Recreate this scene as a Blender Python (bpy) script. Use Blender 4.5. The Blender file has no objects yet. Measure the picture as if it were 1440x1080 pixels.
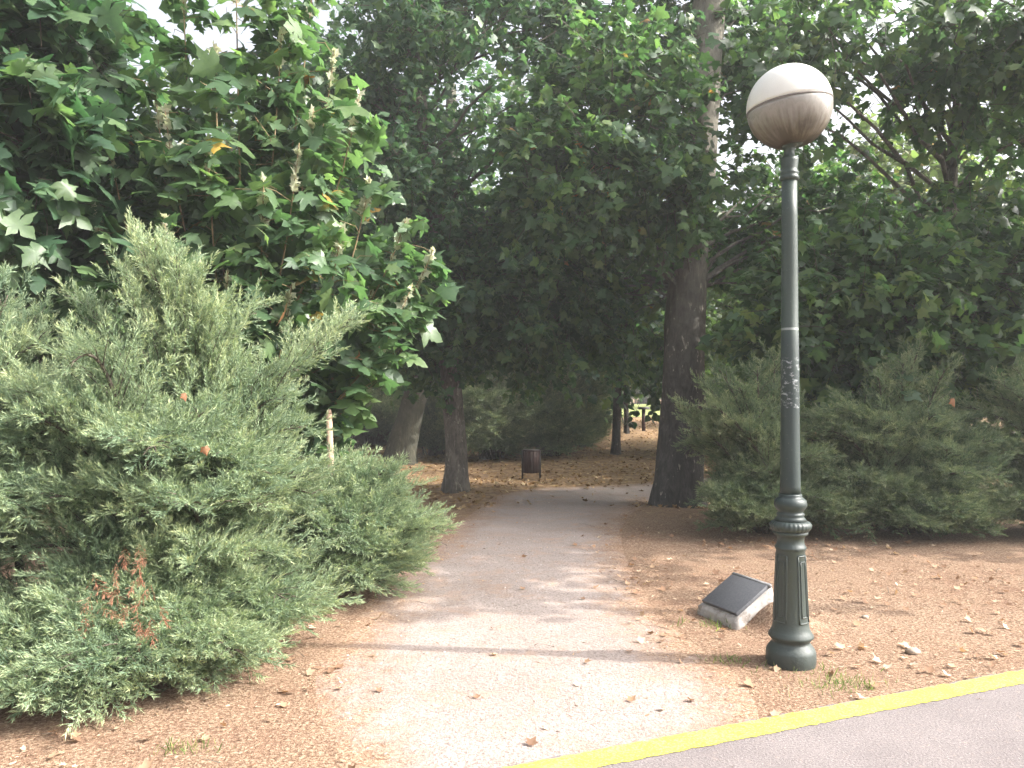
import bpy, math
import numpy as np
from mathutils import Vector, Matrix

# ------------------------------------------------------------------ basics
scene = bpy.context.scene
COL = scene.collection
F_PX, HZ, CAM_H = 1130.0, 550.0, 1.6          # focal length and horizon in photo pixels, eye height
R = math.radians
HAZE = 0.0021
SUN_AZ = np.array([0.993, -0.116]); SUN_EL = R(40)
SUN = np.array([SUN_AZ[0]*math.cos(SUN_EL), SUN_AZ[1]*math.cos(SUN_EL), math.sin(SUN_EL)])

def sstep(a, b, x):
    t = np.clip((x-a)/(b-a), 0, 1); return t*t*(3-2*t)

def gz(x, y):
    """height of the ground: level by the road, a shallow dip under the trees, rising again far off"""
    x = np.asarray(x, float); y = np.asarray(y, float)
    z = -0.36*sstep(7.5, 18, y) + 0.40*sstep(21, 36, y) + 0.25*sstep(36, 60, y)
    w = sstep(9, 13, y)*(1-sstep(70, 90, y))
    z = z + w*0.05*(np.sin(x*0.9+y*0.55)+np.sin(x*0.37-y*0.8+1.3))
    return z

def at(px, py, d):
    return np.array([(px-720)/F_PX*d, d, CAM_H+(HZ-py)/F_PX*d])

def atg(px, py):
    d = F_PX*CAM_H/(py-HZ)
    for _ in range(60):
        x = (px-720)/F_PX*d
        d = 0.6*d + 0.4*F_PX*(CAM_H-float(gz(x, d)))/(py-HZ)
    x = (px-720)/F_PX*d
    return np.array([x, d, float(gz(x, d))])

def nrm(v):
    v = np.asarray(v, float)
    return v/np.maximum(np.linalg.norm(v, axis=-1, keepdims=True), 1e-9)

# ------------------------------------------------------------------ mesh helpers
def mesh_polys(name, V, faces_flat, sizes, mat=None, smooth=False, attrs=None):
    me = bpy.data.meshes.new(name)
    V = np.asarray(V, np.float32)
    ff = np.asarray(faces_flat, np.int32).ravel(); sizes = np.asarray(sizes, np.int32)
    me.vertices.add(len(V)); me.vertices.foreach_set('co', V.ravel())
    me.loops.add(len(ff)); me.loops.foreach_set('vertex_index', ff)
    me.polygons.add(len(sizes))
    st = np.concatenate([[0], np.cumsum(sizes)[:-1]]).astype(np.int32)
    me.polygons.foreach_set('loop_start', st)
    if smooth: me.polygons.foreach_set('use_smooth', np.ones(len(sizes), bool))
    me.update(calc_edges=True)
    for k, (dom, arr) in (attrs or {}).items():
        a = me.attributes.new(k, 'FLOAT', dom); a.data.foreach_set('value', np.asarray(arr, np.float32))
    if mat: me.materials.append(mat)
    return me

class MB:
    """collects vertices and faces that become one mesh"""
    def __init__(s): s.V = []; s.F = []; s.S = []; s.n = 0
    def add(s, V, F):
        V = np.asarray(V, float); s.V.append(V)
        for f in F:
            s.F.extend([i+s.n for i in f]); s.S.append(len(f))
        s.n += len(V)
    def mesh(s, name, mat, smooth=False):
        return mesh_polys(name, np.concatenate(s.V), s.F, s.S, mat, smooth)

def link(name, me, parent=None, loc=(0, 0, 0)):
    o = bpy.data.objects.new(name, me); COL.objects.link(o); o.location = loc
    if parent is not None: o.parent = parent
    return o

def tag(o, label=None, cat=None, group=None, kind=None):
    if label: o['label'] = label
    if cat: o['category'] = cat
    if group: o['group'] = group
    if kind: o['kind'] = kind
    return o

def thing(name, label, cat, loc, group=None, rz=0.0):
    o = bpy.data.objects.new(name, None); COL.objects.link(o)
    o.location = loc; o.rotation_euler = (0, 0, rz); o.empty_display_size = 0.2
    return tag(o, label, cat, group)

def copy_tree(root, loc, rz, scale, label, group=None):
    r = root.copy(); COL.objects.link(r); r.location = loc; r.rotation_euler = (0, 0, rz); r.scale = scale
    r['label'] = label
    if group: r['group'] = group
    for ch in list(root.children):
        c = ch.copy(); COL.objects.link(c); c.parent = r
    return r

def tube(mb, pts, rad, seg=8, cap=True, wob=0.0, rng=None):
    pts = np.asarray(pts, float); n = len(pts); rad = np.broadcast_to(np.asarray(rad, float), (n,))
    T = nrm(np.gradient(pts, axis=0))
    u = nrm(np.cross(T[0], [0.3, 1, 0.2])); rings = []
    a = np.linspace(0, 2*np.pi, seg, endpoint=False)
    for i in range(n):
        u = nrm(u-T[i]*np.dot(u, T[i])); v = np.cross(T[i], u)
        rr = rad[i]*(1+(rng.normal(0, wob, seg) if wob else 0))
        rings.append(pts[i]+np.outer(np.cos(a)*rr, u)+np.outer(np.sin(a)*rr, v))
    V = np.concatenate(rings); Fc = []
    for i in range(n-1):
        for k in range(seg):
            k2 = (k+1) % seg
            Fc.append((i*seg+k, i*seg+k2, (i+1)*seg+k2, (i+1)*seg+k))
    if cap: Fc.append(tuple(range(seg-1, -1, -1))); Fc.append(tuple((n-1)*seg+k for k in range(seg)))
    mb.add(V, Fc)

def lathe(mb, prof, seg=48, mod=None):
    a = np.linspace(0, 2*np.pi, seg, endpoint=False); V = []; Fc = []
    for r, z in prof:
        rr = r*np.ones(seg) if mod is None else r*(1+mod(a))
        V.append(np.stack([rr*np.cos(a), rr*np.sin(a), z*np.ones(seg)], 1))
    n = len(prof)
    for i in range(n-1):
        for k in range(seg):
            k2 = (k+1) % seg
            Fc.append((i*seg+k, i*seg+k2, (i+1)*seg+k2, (i+1)*seg+k))
    Fc.append(tuple(range(seg-1, -1, -1))); Fc.append(tuple((n-1)*seg+k for k in range(seg)))
    mb.add(np.concatenate(V), Fc)

def box(mb, c, s, Rm=None, taper=1.0):
    c = np.asarray(c, float); h = np.asarray(s, float)/2
    P = np.array([[x, y, z] for z in (-1, 1) for y in (-1, 1) for x in (-1, 1)], float)
    P[4:, :2] *= taper
    P = P*h
    if Rm is not None: P = P@np.asarray(Rm).T
    mb.add(P+c, [(0, 2, 3, 1), (4, 5, 7, 6), (0, 1, 5, 4), (2, 6, 7, 3), (0, 4, 6, 2), (1, 3, 7, 5)])

def bez(P0, P1, P2, P3, n):
    t = np.linspace(0, 1, n)[:, None]
    return (1-t)**3*P0+3*(1-t)**2*t*P1+3*(1-t)*t*t*P2+t**3*P3

# ------------------------------------------------------------------ node helpers
def new_mat(name):
    m = bpy.data.materials.new(name); m.use_nodes = True
    nt = m.node_tree; nt.nodes.clear()
    return m, nt

def N(nt, typ, **kw):
    n = nt.nodes.new(typ)
    for k, v in kw.items():
        if k in n.inputs: n.inputs[k].default_value = v
        else: setattr(n, k, v)
    return n

def L(nt, a, b): nt.links.new(a, b)

def ramp(nt, fac, stops, interp='LINEAR'):
    r = N(nt, 'ShaderNodeValToRGB'); r.color_ramp.interpolation = interp
    e = r.color_ramp.elements
    while len(e) < len(stops): e.new(0.5)
    for el, (p, c) in zip(e, stops):
        el.position = p; el.color = (*c, 1) if len(c) == 3 else c
    if fac is not None: L(nt, fac, r.inputs[0])
    return r.outputs[0]

def noise(nt, vec, scale, detail=4, rough=0.55, dist=0.0):
    n = N(nt, 'ShaderNodeTexNoise'); n.inputs['Scale'].default_value = scale
    n.inputs['Detail'].default_value = detail; n.inputs['Roughness'].default_value = rough
    n.inputs['Distortion'].default_value = dist
    if vec is not None: L(nt, vec, n.inputs['Vector'])
    return n.outputs[0]

def mixc(nt, fac, a, b, blend='MIX'):
    m = N(nt, 'ShaderNodeMix', data_type='RGBA', blend_type=blend)
    for s, v in ((m.inputs[0], fac), (m.inputs[6], a), (m.inputs[7], b)):
        if isinstance(v, (int, float)): s.default_value = v
        elif isinstance(v, tuple): s.default_value = (*v, 1)
        else: L(nt, v, s)
    return m.outputs[2]

def mth(nt, op, a, b=None, clamp=False):
    m = N(nt, 'ShaderNodeMath', operation=op); m.use_clamp = clamp
    for s, v in zip(m.inputs, (a, b)):
        if v is None: continue
        if isinstance(v, (int, float)): s.default_value = v
        else: L(nt, v, s)
    return m.outputs[0]

def mapping(nt, vec, scale=(1, 1, 1), rot=(0, 0, 0)):
    m = N(nt, 'ShaderNodeMapping'); m.inputs['Scale'].default_value = scale; m.inputs['Rotation'].default_value = rot
    L(nt, vec, m.inputs['Vector']); return m.outputs[0]

def pos(nt): return N(nt, 'ShaderNodeNewGeometry').outputs['Position']
def objc(nt): return N(nt, 'ShaderNodeTexCoord').outputs['Object']

def finish(nt, color, rough=0.8, bump=None, bstr=0.3, bdist=0.02, metal=0.0, spec=0.5):
    p = N(nt, 'ShaderNodeBsdfPrincipled'); o = N(nt, 'ShaderNodeOutputMaterial')
    if isinstance(color, tuple): p.inputs['Base Color'].default_value = (*color, 1)
    else: L(nt, color, p.inputs['Base Color'])
    if isinstance(rough, (int, float)): p.inputs['Roughness'].default_value = rough
    else: L(nt, rough, p.inputs['Roughness'])
    p.inputs['Metallic'].default_value = metal
    p.inputs['Specular IOR Level'].default_value = spec
    if bump is not None:
        b = N(nt, 'ShaderNodeBump'); b.inputs['Strength'].default_value = bstr; b.inputs['Distance'].default_value = bdist
        L(nt, bump, b.inputs['Height']); L(nt, b.outputs[0], p.inputs['Normal'])
    L(nt, p.outputs[0], o.inputs['Surface'])
    return p

def leaf_mat(name, stops, trans=0.35, rough=0.45, tint=(0.86, 1.0, 0.60), attr=None, spec=0.5):
    m, nt = new_mat(name)
    if attr:
        f = N(nt, 'ShaderNodeAttribute', attribute_name=attr).outputs['Fac']
    else:
        f = N(nt, 'ShaderNodeNewGeometry').outputs['Random Per Island']
    c = ramp(nt, f, stops)
    if not attr:
        bl = noise(nt, pos(nt), 26, 3, 0.6)
        c = mixc(nt, ramp(nt, bl, [(0.35, (0.45, 0.45, 0.45)), (0.62, (0, 0, 0))]), c, mixc(nt, 1.0, c, (0.62, 0.66, 0.80), 'MULTIPLY'))
    p = N(nt, 'ShaderNodeBsdfPrincipled'); L(nt, c, p.inputs['Base Color'])
    p.inputs['Roughness'].default_value = rough; p.inputs['Specular IOR Level'].default_value = spec
    t = N(nt, 'ShaderNodeBsdfTranslucent')
    L(nt, mixc(nt, 1.0, mixc(nt, 1.0, c, tint, 'MULTIPLY'), (2.2, 2.2, 2.2), 'MULTIPLY'), t.inputs['Color'])
    mx = N(nt, 'ShaderNodeMixShader'); mx.inputs[0].default_value = trans
    L(nt, p.outputs[0], mx.inputs[1]); L(nt, t.outputs[0], mx.inputs[2])
    o = N(nt, 'ShaderNodeOutputMaterial'); L(nt, mx.outputs[0], o.inputs['Surface'])
    return m

# ------------------------------------------------------------------ materials
def soil_color(nt):
    P = pos(nt)
    n1 = noise(nt, P, 0.55, 5, 0.6, 0.4)
    n2 = noise(nt, P, 5.0, 6, 0.65, 0.3)
    n3 = noise(nt, mapping(nt, P, (1, 1, 1)), 55, 4, 0.7, 0.6)
    base = ramp(nt, n1, [(0.30, (0.235, 0.132, 0.086)), (0.5, (0.31, 0.20, 0.135)), (0.72, (0.36, 0.262, 0.188))])
    c = mixc(nt, ramp(nt, n2, [(0.38, (0, 0, 0)), (0.66, (1, 1, 1))]), base, (0.37, 0.26, 0.175))
    c = mixc(nt, ramp(nt, n3, [(0.42, (1, 1, 1)), (0.56, (0, 0, 0))]), c, (0.17, 0.10, 0.065))
    c = mixc(nt, ramp(nt, n3, [(0.56, (0, 0, 0)), (0.68, (1, 1, 1))]), c, (0.43, 0.33, 0.235))
    h = mth(nt, 'ADD', n3, mth(nt, 'MULTIPLY', n2, 1.5))
    return c, h

def m_ground():
    m, nt = new_mat('dry_earth'); c, h = soil_color(nt)
    # yellow-brown fallen leaf carpet deeper under the trees
    P = pos(nt); sep = N(nt, 'ShaderNodeSeparateXYZ'); L(nt, P, sep.inputs[0])
    far = N(nt, 'ShaderNodeMapRange'); far.inputs[1].default_value = 9; far.inputs[2].default_value = 15
    L(nt, sep.outputs['Y'], far.inputs[0])
    v = N(nt, 'ShaderNodeTexVoronoi'); v.inputs['Scale'].default_value = 11; L(nt, P, v.inputs['Vector'])
    vs = N(nt, 'ShaderNodeSeparateColor'); L(nt, v.outputs['Color'], vs.inputs[0])
    lf = ramp(nt, vs.outputs[0], [(0, (0.14, 0.085, 0.045)), (0.5, (0.24, 0.15, 0.075)), (0.85, (0.32, 0.21, 0.10)), (1, (0.38, 0.28, 0.15))])
    c = mixc(nt, mth(nt, 'MULTIPLY', far.outputs[0], 0.75), c, lf)
    finish(nt, c, 0.95, h, 0.9, 0.03, spec=0.2); return m

def m_path():
    m, nt = new_mat('pale_gravel'); P = pos(nt)
    sc, sh = soil_color(nt)
    n1 = noise(nt, P, 1.3, 5, 0.6); n2 = noise(nt, P, 70, 3, 0.7); n4 = noise(nt, P, 9, 5, 0.65)
    g = ramp(nt, n1, [(0.3, (0.280, 0.230, 0.207)), (0.7, (0.345, 0.293, 0.268))])
    g = mixc(nt, ramp(nt, n2, [(0.36, (1, 1, 1)), (0.5, (0, 0, 0))]), g, (0.19, 0.15, 0.13))
    g = mixc(nt, ramp(nt, n2, [(0.56, (0, 0, 0)), (0.68, (1, 1, 1))]), g, (0.37, 0.325, 0.30))
    c0 = noise(nt, P, 3.2, 5, 0.65, 0.6)
    g = mixc(nt, ramp(nt, c0, [(0.52, (0, 0, 0)), (0.70, (0.55, 0.55, 0.55))]), g, (0.36, 0.235, 0.17))
    e = N(nt, 'ShaderNodeAttribute', attribute_name='edge').outputs['Fac']
    k = mth(nt, 'ADD', e, mth(nt, 'MULTIPLY', mth(nt, 'SUBTRACT', mth(nt, 'ADD', n4, n1), 1.0), 1.25))
    msk = ramp(nt, k, [(0.15, (0, 0, 0)), (0.85, (1, 1, 1))])
    c = mixc(nt, msk, sc, g)
    finish(nt, c, 0.95, mth(nt, 'ADD', n2, sh), 0.6, 0.02, spec=0.2); return m

def m_asphalt():
    m, nt = new_mat('worn_asphalt'); P = pos(nt)
    n1 = noise(nt, P, 2.0, 5, 0.6); n2 = noise(nt, P, 95, 3, 0.75); n3 = noise(nt, P, 30, 4, 0.7)
    c = ramp(nt, n1, [(0.3, (0.150, 0.130, 0.130)), (0.7, (0.210, 0.184, 0.180))])
    c = mixc(nt, ramp(nt, n2, [(0.36, (1, 1, 1)), (0.5, (0, 0, 0))]), c, (0.12, 0.105, 0.105))
    c = mixc(nt, ramp(nt, n2, [(0.57, (0, 0, 0)), (0.7, (1, 1, 1))]), c, (0.31, 0.28, 0.27))
    c = mixc(nt, ramp(nt, n3, [(0.6, (0, 0, 0)), (0.8, (0.6, 0.6, 0.6))]), c, (0.36, 0.27, 0.22))
    finish(nt, c, 0.9, n2, 0.7, 0.012, spec=0.3); return m

def m_paint_yellow():
    m, nt = new_mat('yellow_road_paint'); P = pos(nt)
    n1 = noise(nt, P, 90, 3, 0.7); n2 = noise(nt, P, 6, 5, 0.7)
    c = ramp(nt, n2, [(0.3, (0.66, 0.60, 0.03)), (0.65, (0.78, 0.75, 0.05))])
    c = mixc(nt, ramp(nt, mth(nt, 'ADD', n1, mth(nt, 'MULTIPLY', n2, 0.5)), [(0.64, (1, 1, 1)), (0.78, (0, 0, 0))]), c, (0.40, 0.34, 0.13))
    finish(nt, c, 0.75, n1, 0.5, 0.01); return m

def m_bark(name, dark, mid, pale, amt=0.62, scale=7.0, up=False):
    m, nt = new_mat(name); O = objc(nt)
    v = mapping(nt, O, (1, 1, 0.45))
    n1 = noise(nt, v, scale, 6, 0.65, 0.8); n2 = noise(nt, mapping(nt, O, (1, 1, 0.3)), scale*5, 5, 0.7)
    n3 = noise(nt, v, scale*1.7, 4, 0.6, 0.6)
    c = ramp(nt, n1, [(0.3, dark), (0.65, mid)])
    c = mixc(nt, ramp(nt, n3, [(amt, (0, 0, 0)), (amt+0.03, (1, 1, 1))]), c, pale)
    c = mixc(nt, ramp(nt, n2, [(0.35, (0.8, 0.8, 0.8)), (0.55, (0, 0, 0))]), c, dark)
    if up:
        sp_ = N(nt, 'ShaderNodeSeparateXYZ'); L(nt, O, sp_.inputs[0])
        mr = N(nt, 'ShaderNodeMapRange'); mr.inputs[1].default_value = 1.8; mr.inputs[2].default_value = 4.5; L(nt, sp_.outputs['Z'], mr.inputs[0])
        c = mixc(nt, mth(nt, 'MULTIPLY', mr.outputs[0], 0.7), c, ramp(nt, n3, [(0.35, (0.15, 0.14, 0.115)), (0.6, (0.27, 0.25, 0.205))]))
    finish(nt, c, 0.9, mth(nt, 'ADD', n2, mth(nt, 'MULTIPLY', n1, 1.5)), 0.8, 0.03, spec=0.2); return m

def m_lamp():
    m, nt = new_mat('weathered_green_paint'); O = objc(nt)
    n1 = noise(nt, mapping(nt, O, (1, 1, 0.3)), 9, 6, 0.65); n2 = noise(nt, O, 60, 4, 0.7)
    sep = N(nt, 'ShaderNodeSeparateXYZ'); L(nt, O, sep.inputs[0]); z = sep.outputs['Z']
    c = ramp(nt, n1, [(0.3, (0.009, 0.019, 0.019)), (0.7, (0.026, 0.040, 0.037))])
    # dusty pedestal below, bluer repainted length in the middle
    low = N(nt, 'ShaderNodeMapRange'); low.inputs[1].default_value = 1.0; low.inputs[2].default_value = 0.55; L(nt, z, low.inputs[0])
    c = mixc(nt, mth(nt, 'MULTIPLY', low.outputs[0], 0.55), c, (0.055, 0.066, 0.060))
    up = N(nt, 'ShaderNodeMapRange'); up.inputs[1].default_value = 1.90; up.inputs[2].default_value = 1.95; L(nt, z, up.inputs[0])
    c = mixc(nt, mth(nt, 'MULTIPLY', up.outputs[0], 0.5), c, (0.042, 0.060, 0.046))
    # scraped paint and old sticker glue around head height
    band = mth(nt, 'MULTIPLY', mth(nt, 'GREATER_THAN', z, 1.50), mth(nt, 'LESS_THAN', z, 1.80))
    n3 = noise(nt, mapping(nt, O, (1, 1, 1.8)), 22, 6, 0.75, 0.5)
    scr = mth(nt, 'MULTIPLY', band, ramp(nt, n3, [(0.53, (0, 0, 0)), (0.62, (1, 1, 1))]))
    c = mixc(nt, mth(nt, 'MULTIPLY', scr, 0.7), c, (0.36, 0.38, 0.39))
    n5 = noise(nt, mapping(nt, O, (1, 1, 9)), 4, 3, 0.6)
    ln = mth(nt, 'MULTIPLY', mth(nt, 'LESS_THAN', mth(nt, 'ABSOLUTE', mth(nt, 'SUBTRACT', z, 1.965)), 0.007), 0.6)
    c = mixc(nt, ln, c, (0.34, 0.36, 0.34))
    c = mixc(nt, ramp(nt, n2, [(0.62, (0, 0, 0)), (0.75, (0.7, 0.7, 0.7))]), c, (0.12, 0.125, 0.115))
    finish(nt, c, ramp(nt, n1, [(0.3, (0.38,)*3), (0.7, (0.6,)*3)]), mth(nt, 'ADD', n2, n1), 0.22, 0.008); return m

def m_globe_low():
    m, nt = new_mat('stained_lower_globe'); O = objc(nt)
    sep = N(nt, 'ShaderNodeSeparateXYZ'); L(nt, O, sep.inputs[0])
    az = mth(nt, 'ARCTAN2', sep.outputs['Y'], sep.outputs['X'])
    cv = N(nt, 'ShaderNodeCombineXYZ'); L(nt, mth(nt, 'MULTIPLY', az, 3.2), cv.inputs[0]); L(nt, mth(nt, 'MULTIPLY', sep.outputs['Z'], 2.2), cv.inputs[1])
    st = noise(nt, cv.outputs[0], 3.2, 7, 0.65, 0.2)
    st2 = noise(nt, O, 6, 5, 0.6)
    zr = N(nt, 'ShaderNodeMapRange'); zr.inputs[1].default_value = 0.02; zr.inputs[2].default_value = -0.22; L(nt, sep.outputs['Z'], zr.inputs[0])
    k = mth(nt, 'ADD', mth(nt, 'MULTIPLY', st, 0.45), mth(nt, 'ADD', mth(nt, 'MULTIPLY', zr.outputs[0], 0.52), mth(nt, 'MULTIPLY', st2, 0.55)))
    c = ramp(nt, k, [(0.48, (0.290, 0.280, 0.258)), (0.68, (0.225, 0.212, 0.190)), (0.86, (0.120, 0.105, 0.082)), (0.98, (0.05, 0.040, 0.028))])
    finish(nt, c, ramp(nt, k, [(0.4, (0.16,)*3), (0.9, (0.42,)*3)]), None, metal=0.0); return m

def m_simple(name, stops, scale=20, rough=0.7, bstr=0.3, metal=0.0, detail=5, stretch=(1, 1, 1), spec=0.4):
    m, nt = new_mat(name); O = objc(nt)
    n = noise(nt, mapping(nt, O, stretch), scale, detail, 0.65)
    finish(nt, ramp(nt, n, stops), rough, n, bstr, 0.01, metal, spec); return m

M_GROUND, M_PATH, M_ASPHALT, M_YELLOW = m_ground(), m_path(), m_asphalt(), m_paint_yellow()
M_BARK_DARK = m_bark('dark_plane_bark', (0.045, 0.042, 0.039), (0.112, 0.104, 0.095), (0.34, 0.31, 0.265), 0.64, 7.0, True)
M_BARK_GREY = m_bark('grey_bark', (0.075, 0.068, 0.058), (0.19, 0.17, 0.145), (0.27, 0.245, 0.205), 0.6)
M_BARK_PALE = m_bark('pale_bark', (0.045, 0.045, 0.034), (0.090, 0.088, 0.066), (0.13, 0.125, 0.095), 0.6, 4)
M_TWIG = m_simple('twig_bark', [(0.3, (0.05, 0.04, 0.03)), (0.7, (0.11, 0.09, 0.065))], 30)
M_SHOOT = m_simple('young_shoot_bark', [(0.3, (0.16, 0.12, 0.06)), (0.7, (0.30, 0.22, 0.12))], 12)
M_LAMP, M_GLOW = m_lamp(), m_globe_low()
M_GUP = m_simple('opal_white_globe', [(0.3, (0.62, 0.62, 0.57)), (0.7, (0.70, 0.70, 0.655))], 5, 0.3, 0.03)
M_SEAM = m_simple('globe_seam', [(0.3, (0.10, 0.09, 0.08)), (0.7, (0.2, 0.18, 0.16))], 20, 0.6)
M_CONC = m_simple('white_concrete', [(0.32, (0.17, 0.14, 0.115)), (0.48, (0.34, 0.315, 0.295)), (0.75, (0.44, 0.42, 0.40))], 16, 0.9, 0.8)
M_SLAB = m_simple('dark_granite', [(0.3, (0.065, 0.067, 0.075)), (0.7, (0.11, 0.112, 0.122))], 70, 0.42, 0.1)
M_BIN = m_simple('brown_painted_wood', [(0.3, (0.028, 0.012, 0.010)), (0.7, (0.046, 0.021, 0.018))], 14, 0.7, 0.3, stretch=(4, 4, 0.4))
M_BINMETAL = m_simple('bin_metal', [(0.3, (0.020, 0.015, 0.014)), (0.7, (0.04, 0.03, 0.027))], 20, 0.5)
M_STAKE = m_simple('raw_wood', [(0.3, (0.30, 0.20, 0.13)), (0.7, (0.46, 0.34, 0.25))], 18, 0.8, 0.3, stretch=(3, 3, 0.3))
M_STONE = m_simple('field_stone', [(0.3, (0.26, 0.20, 0.15)), (0.7, (0.46, 0.38, 0.30))], 12, 0.9, 0.5)

LEAF_MID = leaf_mat('plane_leaf', [(0, (0.040, 0.085, 0.038)), (0.5, (0.066, 0.125, 0.052)), (0.92, (0.105, 0.170, 0.060)), (0.990, (0.14, 0.185, 0.06)), (0.997, (0.30, 0.15, 0.05)), (1, (0.36, 0.14, 0.05))], 0.40)
LEAF_DARK = leaf_mat('deep_green_leaf', [(0, (0.038, 0.085, 0.045)), (0.6, (0.064, 0.124, 0.062)), (1, (0.11, 0.17, 0.07))], 0.40)
LEAF_SAP = leaf_mat('young_plane_leaf', [(0, (0.048, 0.094, 0.046)), (0.5, (0.080, 0.142, 0.064)), (0.9, (0.120, 0.190, 0.074)), (0.986, (0.13, 0.185, 0.07)), (0.99, (0.40, 0.11, 0.07)), (1, (0.46, 0.36, 0.06))], 0.40, 0.40)
LEAF_PALE = leaf_mat('pale_bud_leaf', [(0, (0.30, 0.33, 0.22)), (1, (0.50, 0.49, 0.36))], 0.35, 0.6, (1, 1, 0.8))
LEAF_RIGHT = leaf_mat('broad_leaf', [(0, (0.042, 0.082, 0.038)), (0.6, (0.070, 0.125, 0.052)), (0.93, (0.115, 0.175, 0.06)), (1, (0.17, 0.21, 0.07))], 0.40, 0.38)
LEAF_FAR_BACKLIT = leaf_mat('far_leaf', [(0, (0.070, 0.115, 0.045)), (0.6, (0.105, 0.160, 0.060)), (1, (0.16, 0.20, 0.07))], 0.42, 0.5)  # lightened green: sun shining through distant crowns is put into the colour
LEAF_LIME = leaf_mat('light_leaf', [(0, (0.09, 0.13, 0.05)), (0.7, (0.15, 0.19, 0.07)), (0.95, (0.20, 0.22, 0.09)), (1, (0.34, 0.22, 0.06))], 0.40, 0.5)
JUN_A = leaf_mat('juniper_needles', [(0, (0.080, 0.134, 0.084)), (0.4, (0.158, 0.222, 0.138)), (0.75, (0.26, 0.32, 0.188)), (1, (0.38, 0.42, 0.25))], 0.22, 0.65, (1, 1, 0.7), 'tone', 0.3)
JUN_B = leaf_mat('juniper_needles_shade', [(0, (0.052, 0.088, 0.052)), (0.45, (0.118, 0.168, 0.096)), (0.8, (0.21, 0.25, 0.138)), (1, (0.31, 0.335, 0.19))], 0.22, 0.65, (1, 1, 0.7), 'tone', 0.3)  # darker copy of the sunlit needles, shade put into the colour
JUN_DEAD = leaf_mat('dead_juniper', [(0, (0.16, 0.07, 0.045)), (0.5, (0.29, 0.14, 0.09)), (1, (0.40, 0.23, 0.16))], 0.2, 0.8, (1, 0.8, 0.6), 'tone', 0.2)
DRY_LEAF = leaf_mat('dry_leaf', [(0, (0.18, 0.105, 0.065)), (0.35, (0.31, 0.19, 0.115)), (0.7, (0.43, 0.30, 0.19)), (1, (0.60, 0.49, 0.36))], 0.15, 0.75, (1, 0.8, 0.5), None, 0.25)
DRY_GOLD = leaf_mat('golden_leaf', [(0, (0.13, 0.075, 0.04)), (0.4, (0.23, 0.145, 0.07)), (0.8, (0.34, 0.225, 0.105)), (1, (0.45, 0.36, 0.22))], 0.15, 0.75, (1, 0.85, 0.5), None, 0.25)
STRAW = leaf_mat('straw_bits', [(0, (0.15, 0.09, 0.06)), (0.5, (0.30, 0.20, 0.135)), (1, (0.46, 0.365, 0.27))], 0.1, 0.8, (1, 0.9, 0.7), None, 0.2)
RUST_LEAF = leaf_mat('rust_leaf', [(0, (0.22, 0.105, 0.05)), (1, (0.27, 0.14, 0.07))], 0.3, 0.6, (1, 0.7, 0.4))
GRASS = leaf_mat('grass_blades', [(0, (0.08, 0.13, 0.03)), (0.6, (0.16, 0.21, 0.06)), (1, (0.36, 0.33, 0.14))], 0.3, 0.6)

# ------------------------------------------------------------------ leaf templates
def leaf_tpl(half, center=(0, 0.33), fold=0.22, curl=0.22):
    pts = half+[(-x, y) for x, y in reversed(half) if x > 1e-6]
    P = np.array([center]+pts)
    z = fold*np.abs(P[:, 0])*-1-curl*P[:, 1]**2*0.6
    V = np.column_stack([P, z]); n = len(pts)
    Fc = np.array([(0, 1+i, 1+(i+1) % n) for i in range(n)])
    return V, Fc
BIG = leaf_tpl([(0, 0.02), (0.15, -0.07), (0.40, -0.02), (0.34, 0.14), (0.40, 0.20), (0.63, 0.42), (0.44, 0.47), (0.25, 0.55), (0.24, 0.70), (0.12, 0.80), (0, 1.02)])
MIDL = leaf_tpl([(0, 0.0), (0.38, -0.02), (0.36, 0.2), (0.60, 0.42), (0.25, 0.53), (0, 1.0)])
FARL = leaf_tpl([(0, 0.0), (0.42, 0.1), (0.45, 0.42), (0, 1.0)])
OVAL = leaf_tpl([(0, 0.0), (0.26, 0.15), (0.38, 0.42), (0.22, 0.75), (0, 1.0)], fold=0.3)
CRISP = leaf_tpl([(0, 0.0), (0.38, -0.02), (0.36, 0.2), (0.60, 0.42), (0.25, 0.53), (0, 1.0)], fold=-0.35, curl=-0.4)

def place(tpl, P, Y, Z, S, squash=None):
    """copies of a template at points P, long axis Y, facing Z, size S"""
    V, Fc = tpl; P = np.asarray(P); Y = nrm(Y)
    X = nrm(np.cross(Y, Z)); Zn = np.cross(X, Y)
    Bm = np.stack([X, Y, Zn], 1)                     # n,3axes,3
    W = np.einsum('vk,nkc->nvc', V, Bm)*np.asarray(S)[:, None, None]+P[:, None, :]
    n, v = len(P), len(V)
    FF = (Fc[None]+(np.arange(n)*v)[:, None, None]).reshape(-1, 3)
    return W.reshape(-1, 3), FF

def tri_mesh(name, V, FF, mat, attrs=None, smooth=False):
    return mesh_polys(name, V, FF.ravel(), np.full(len(FF), 3, np.int32), mat, smooth, attrs)

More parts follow.
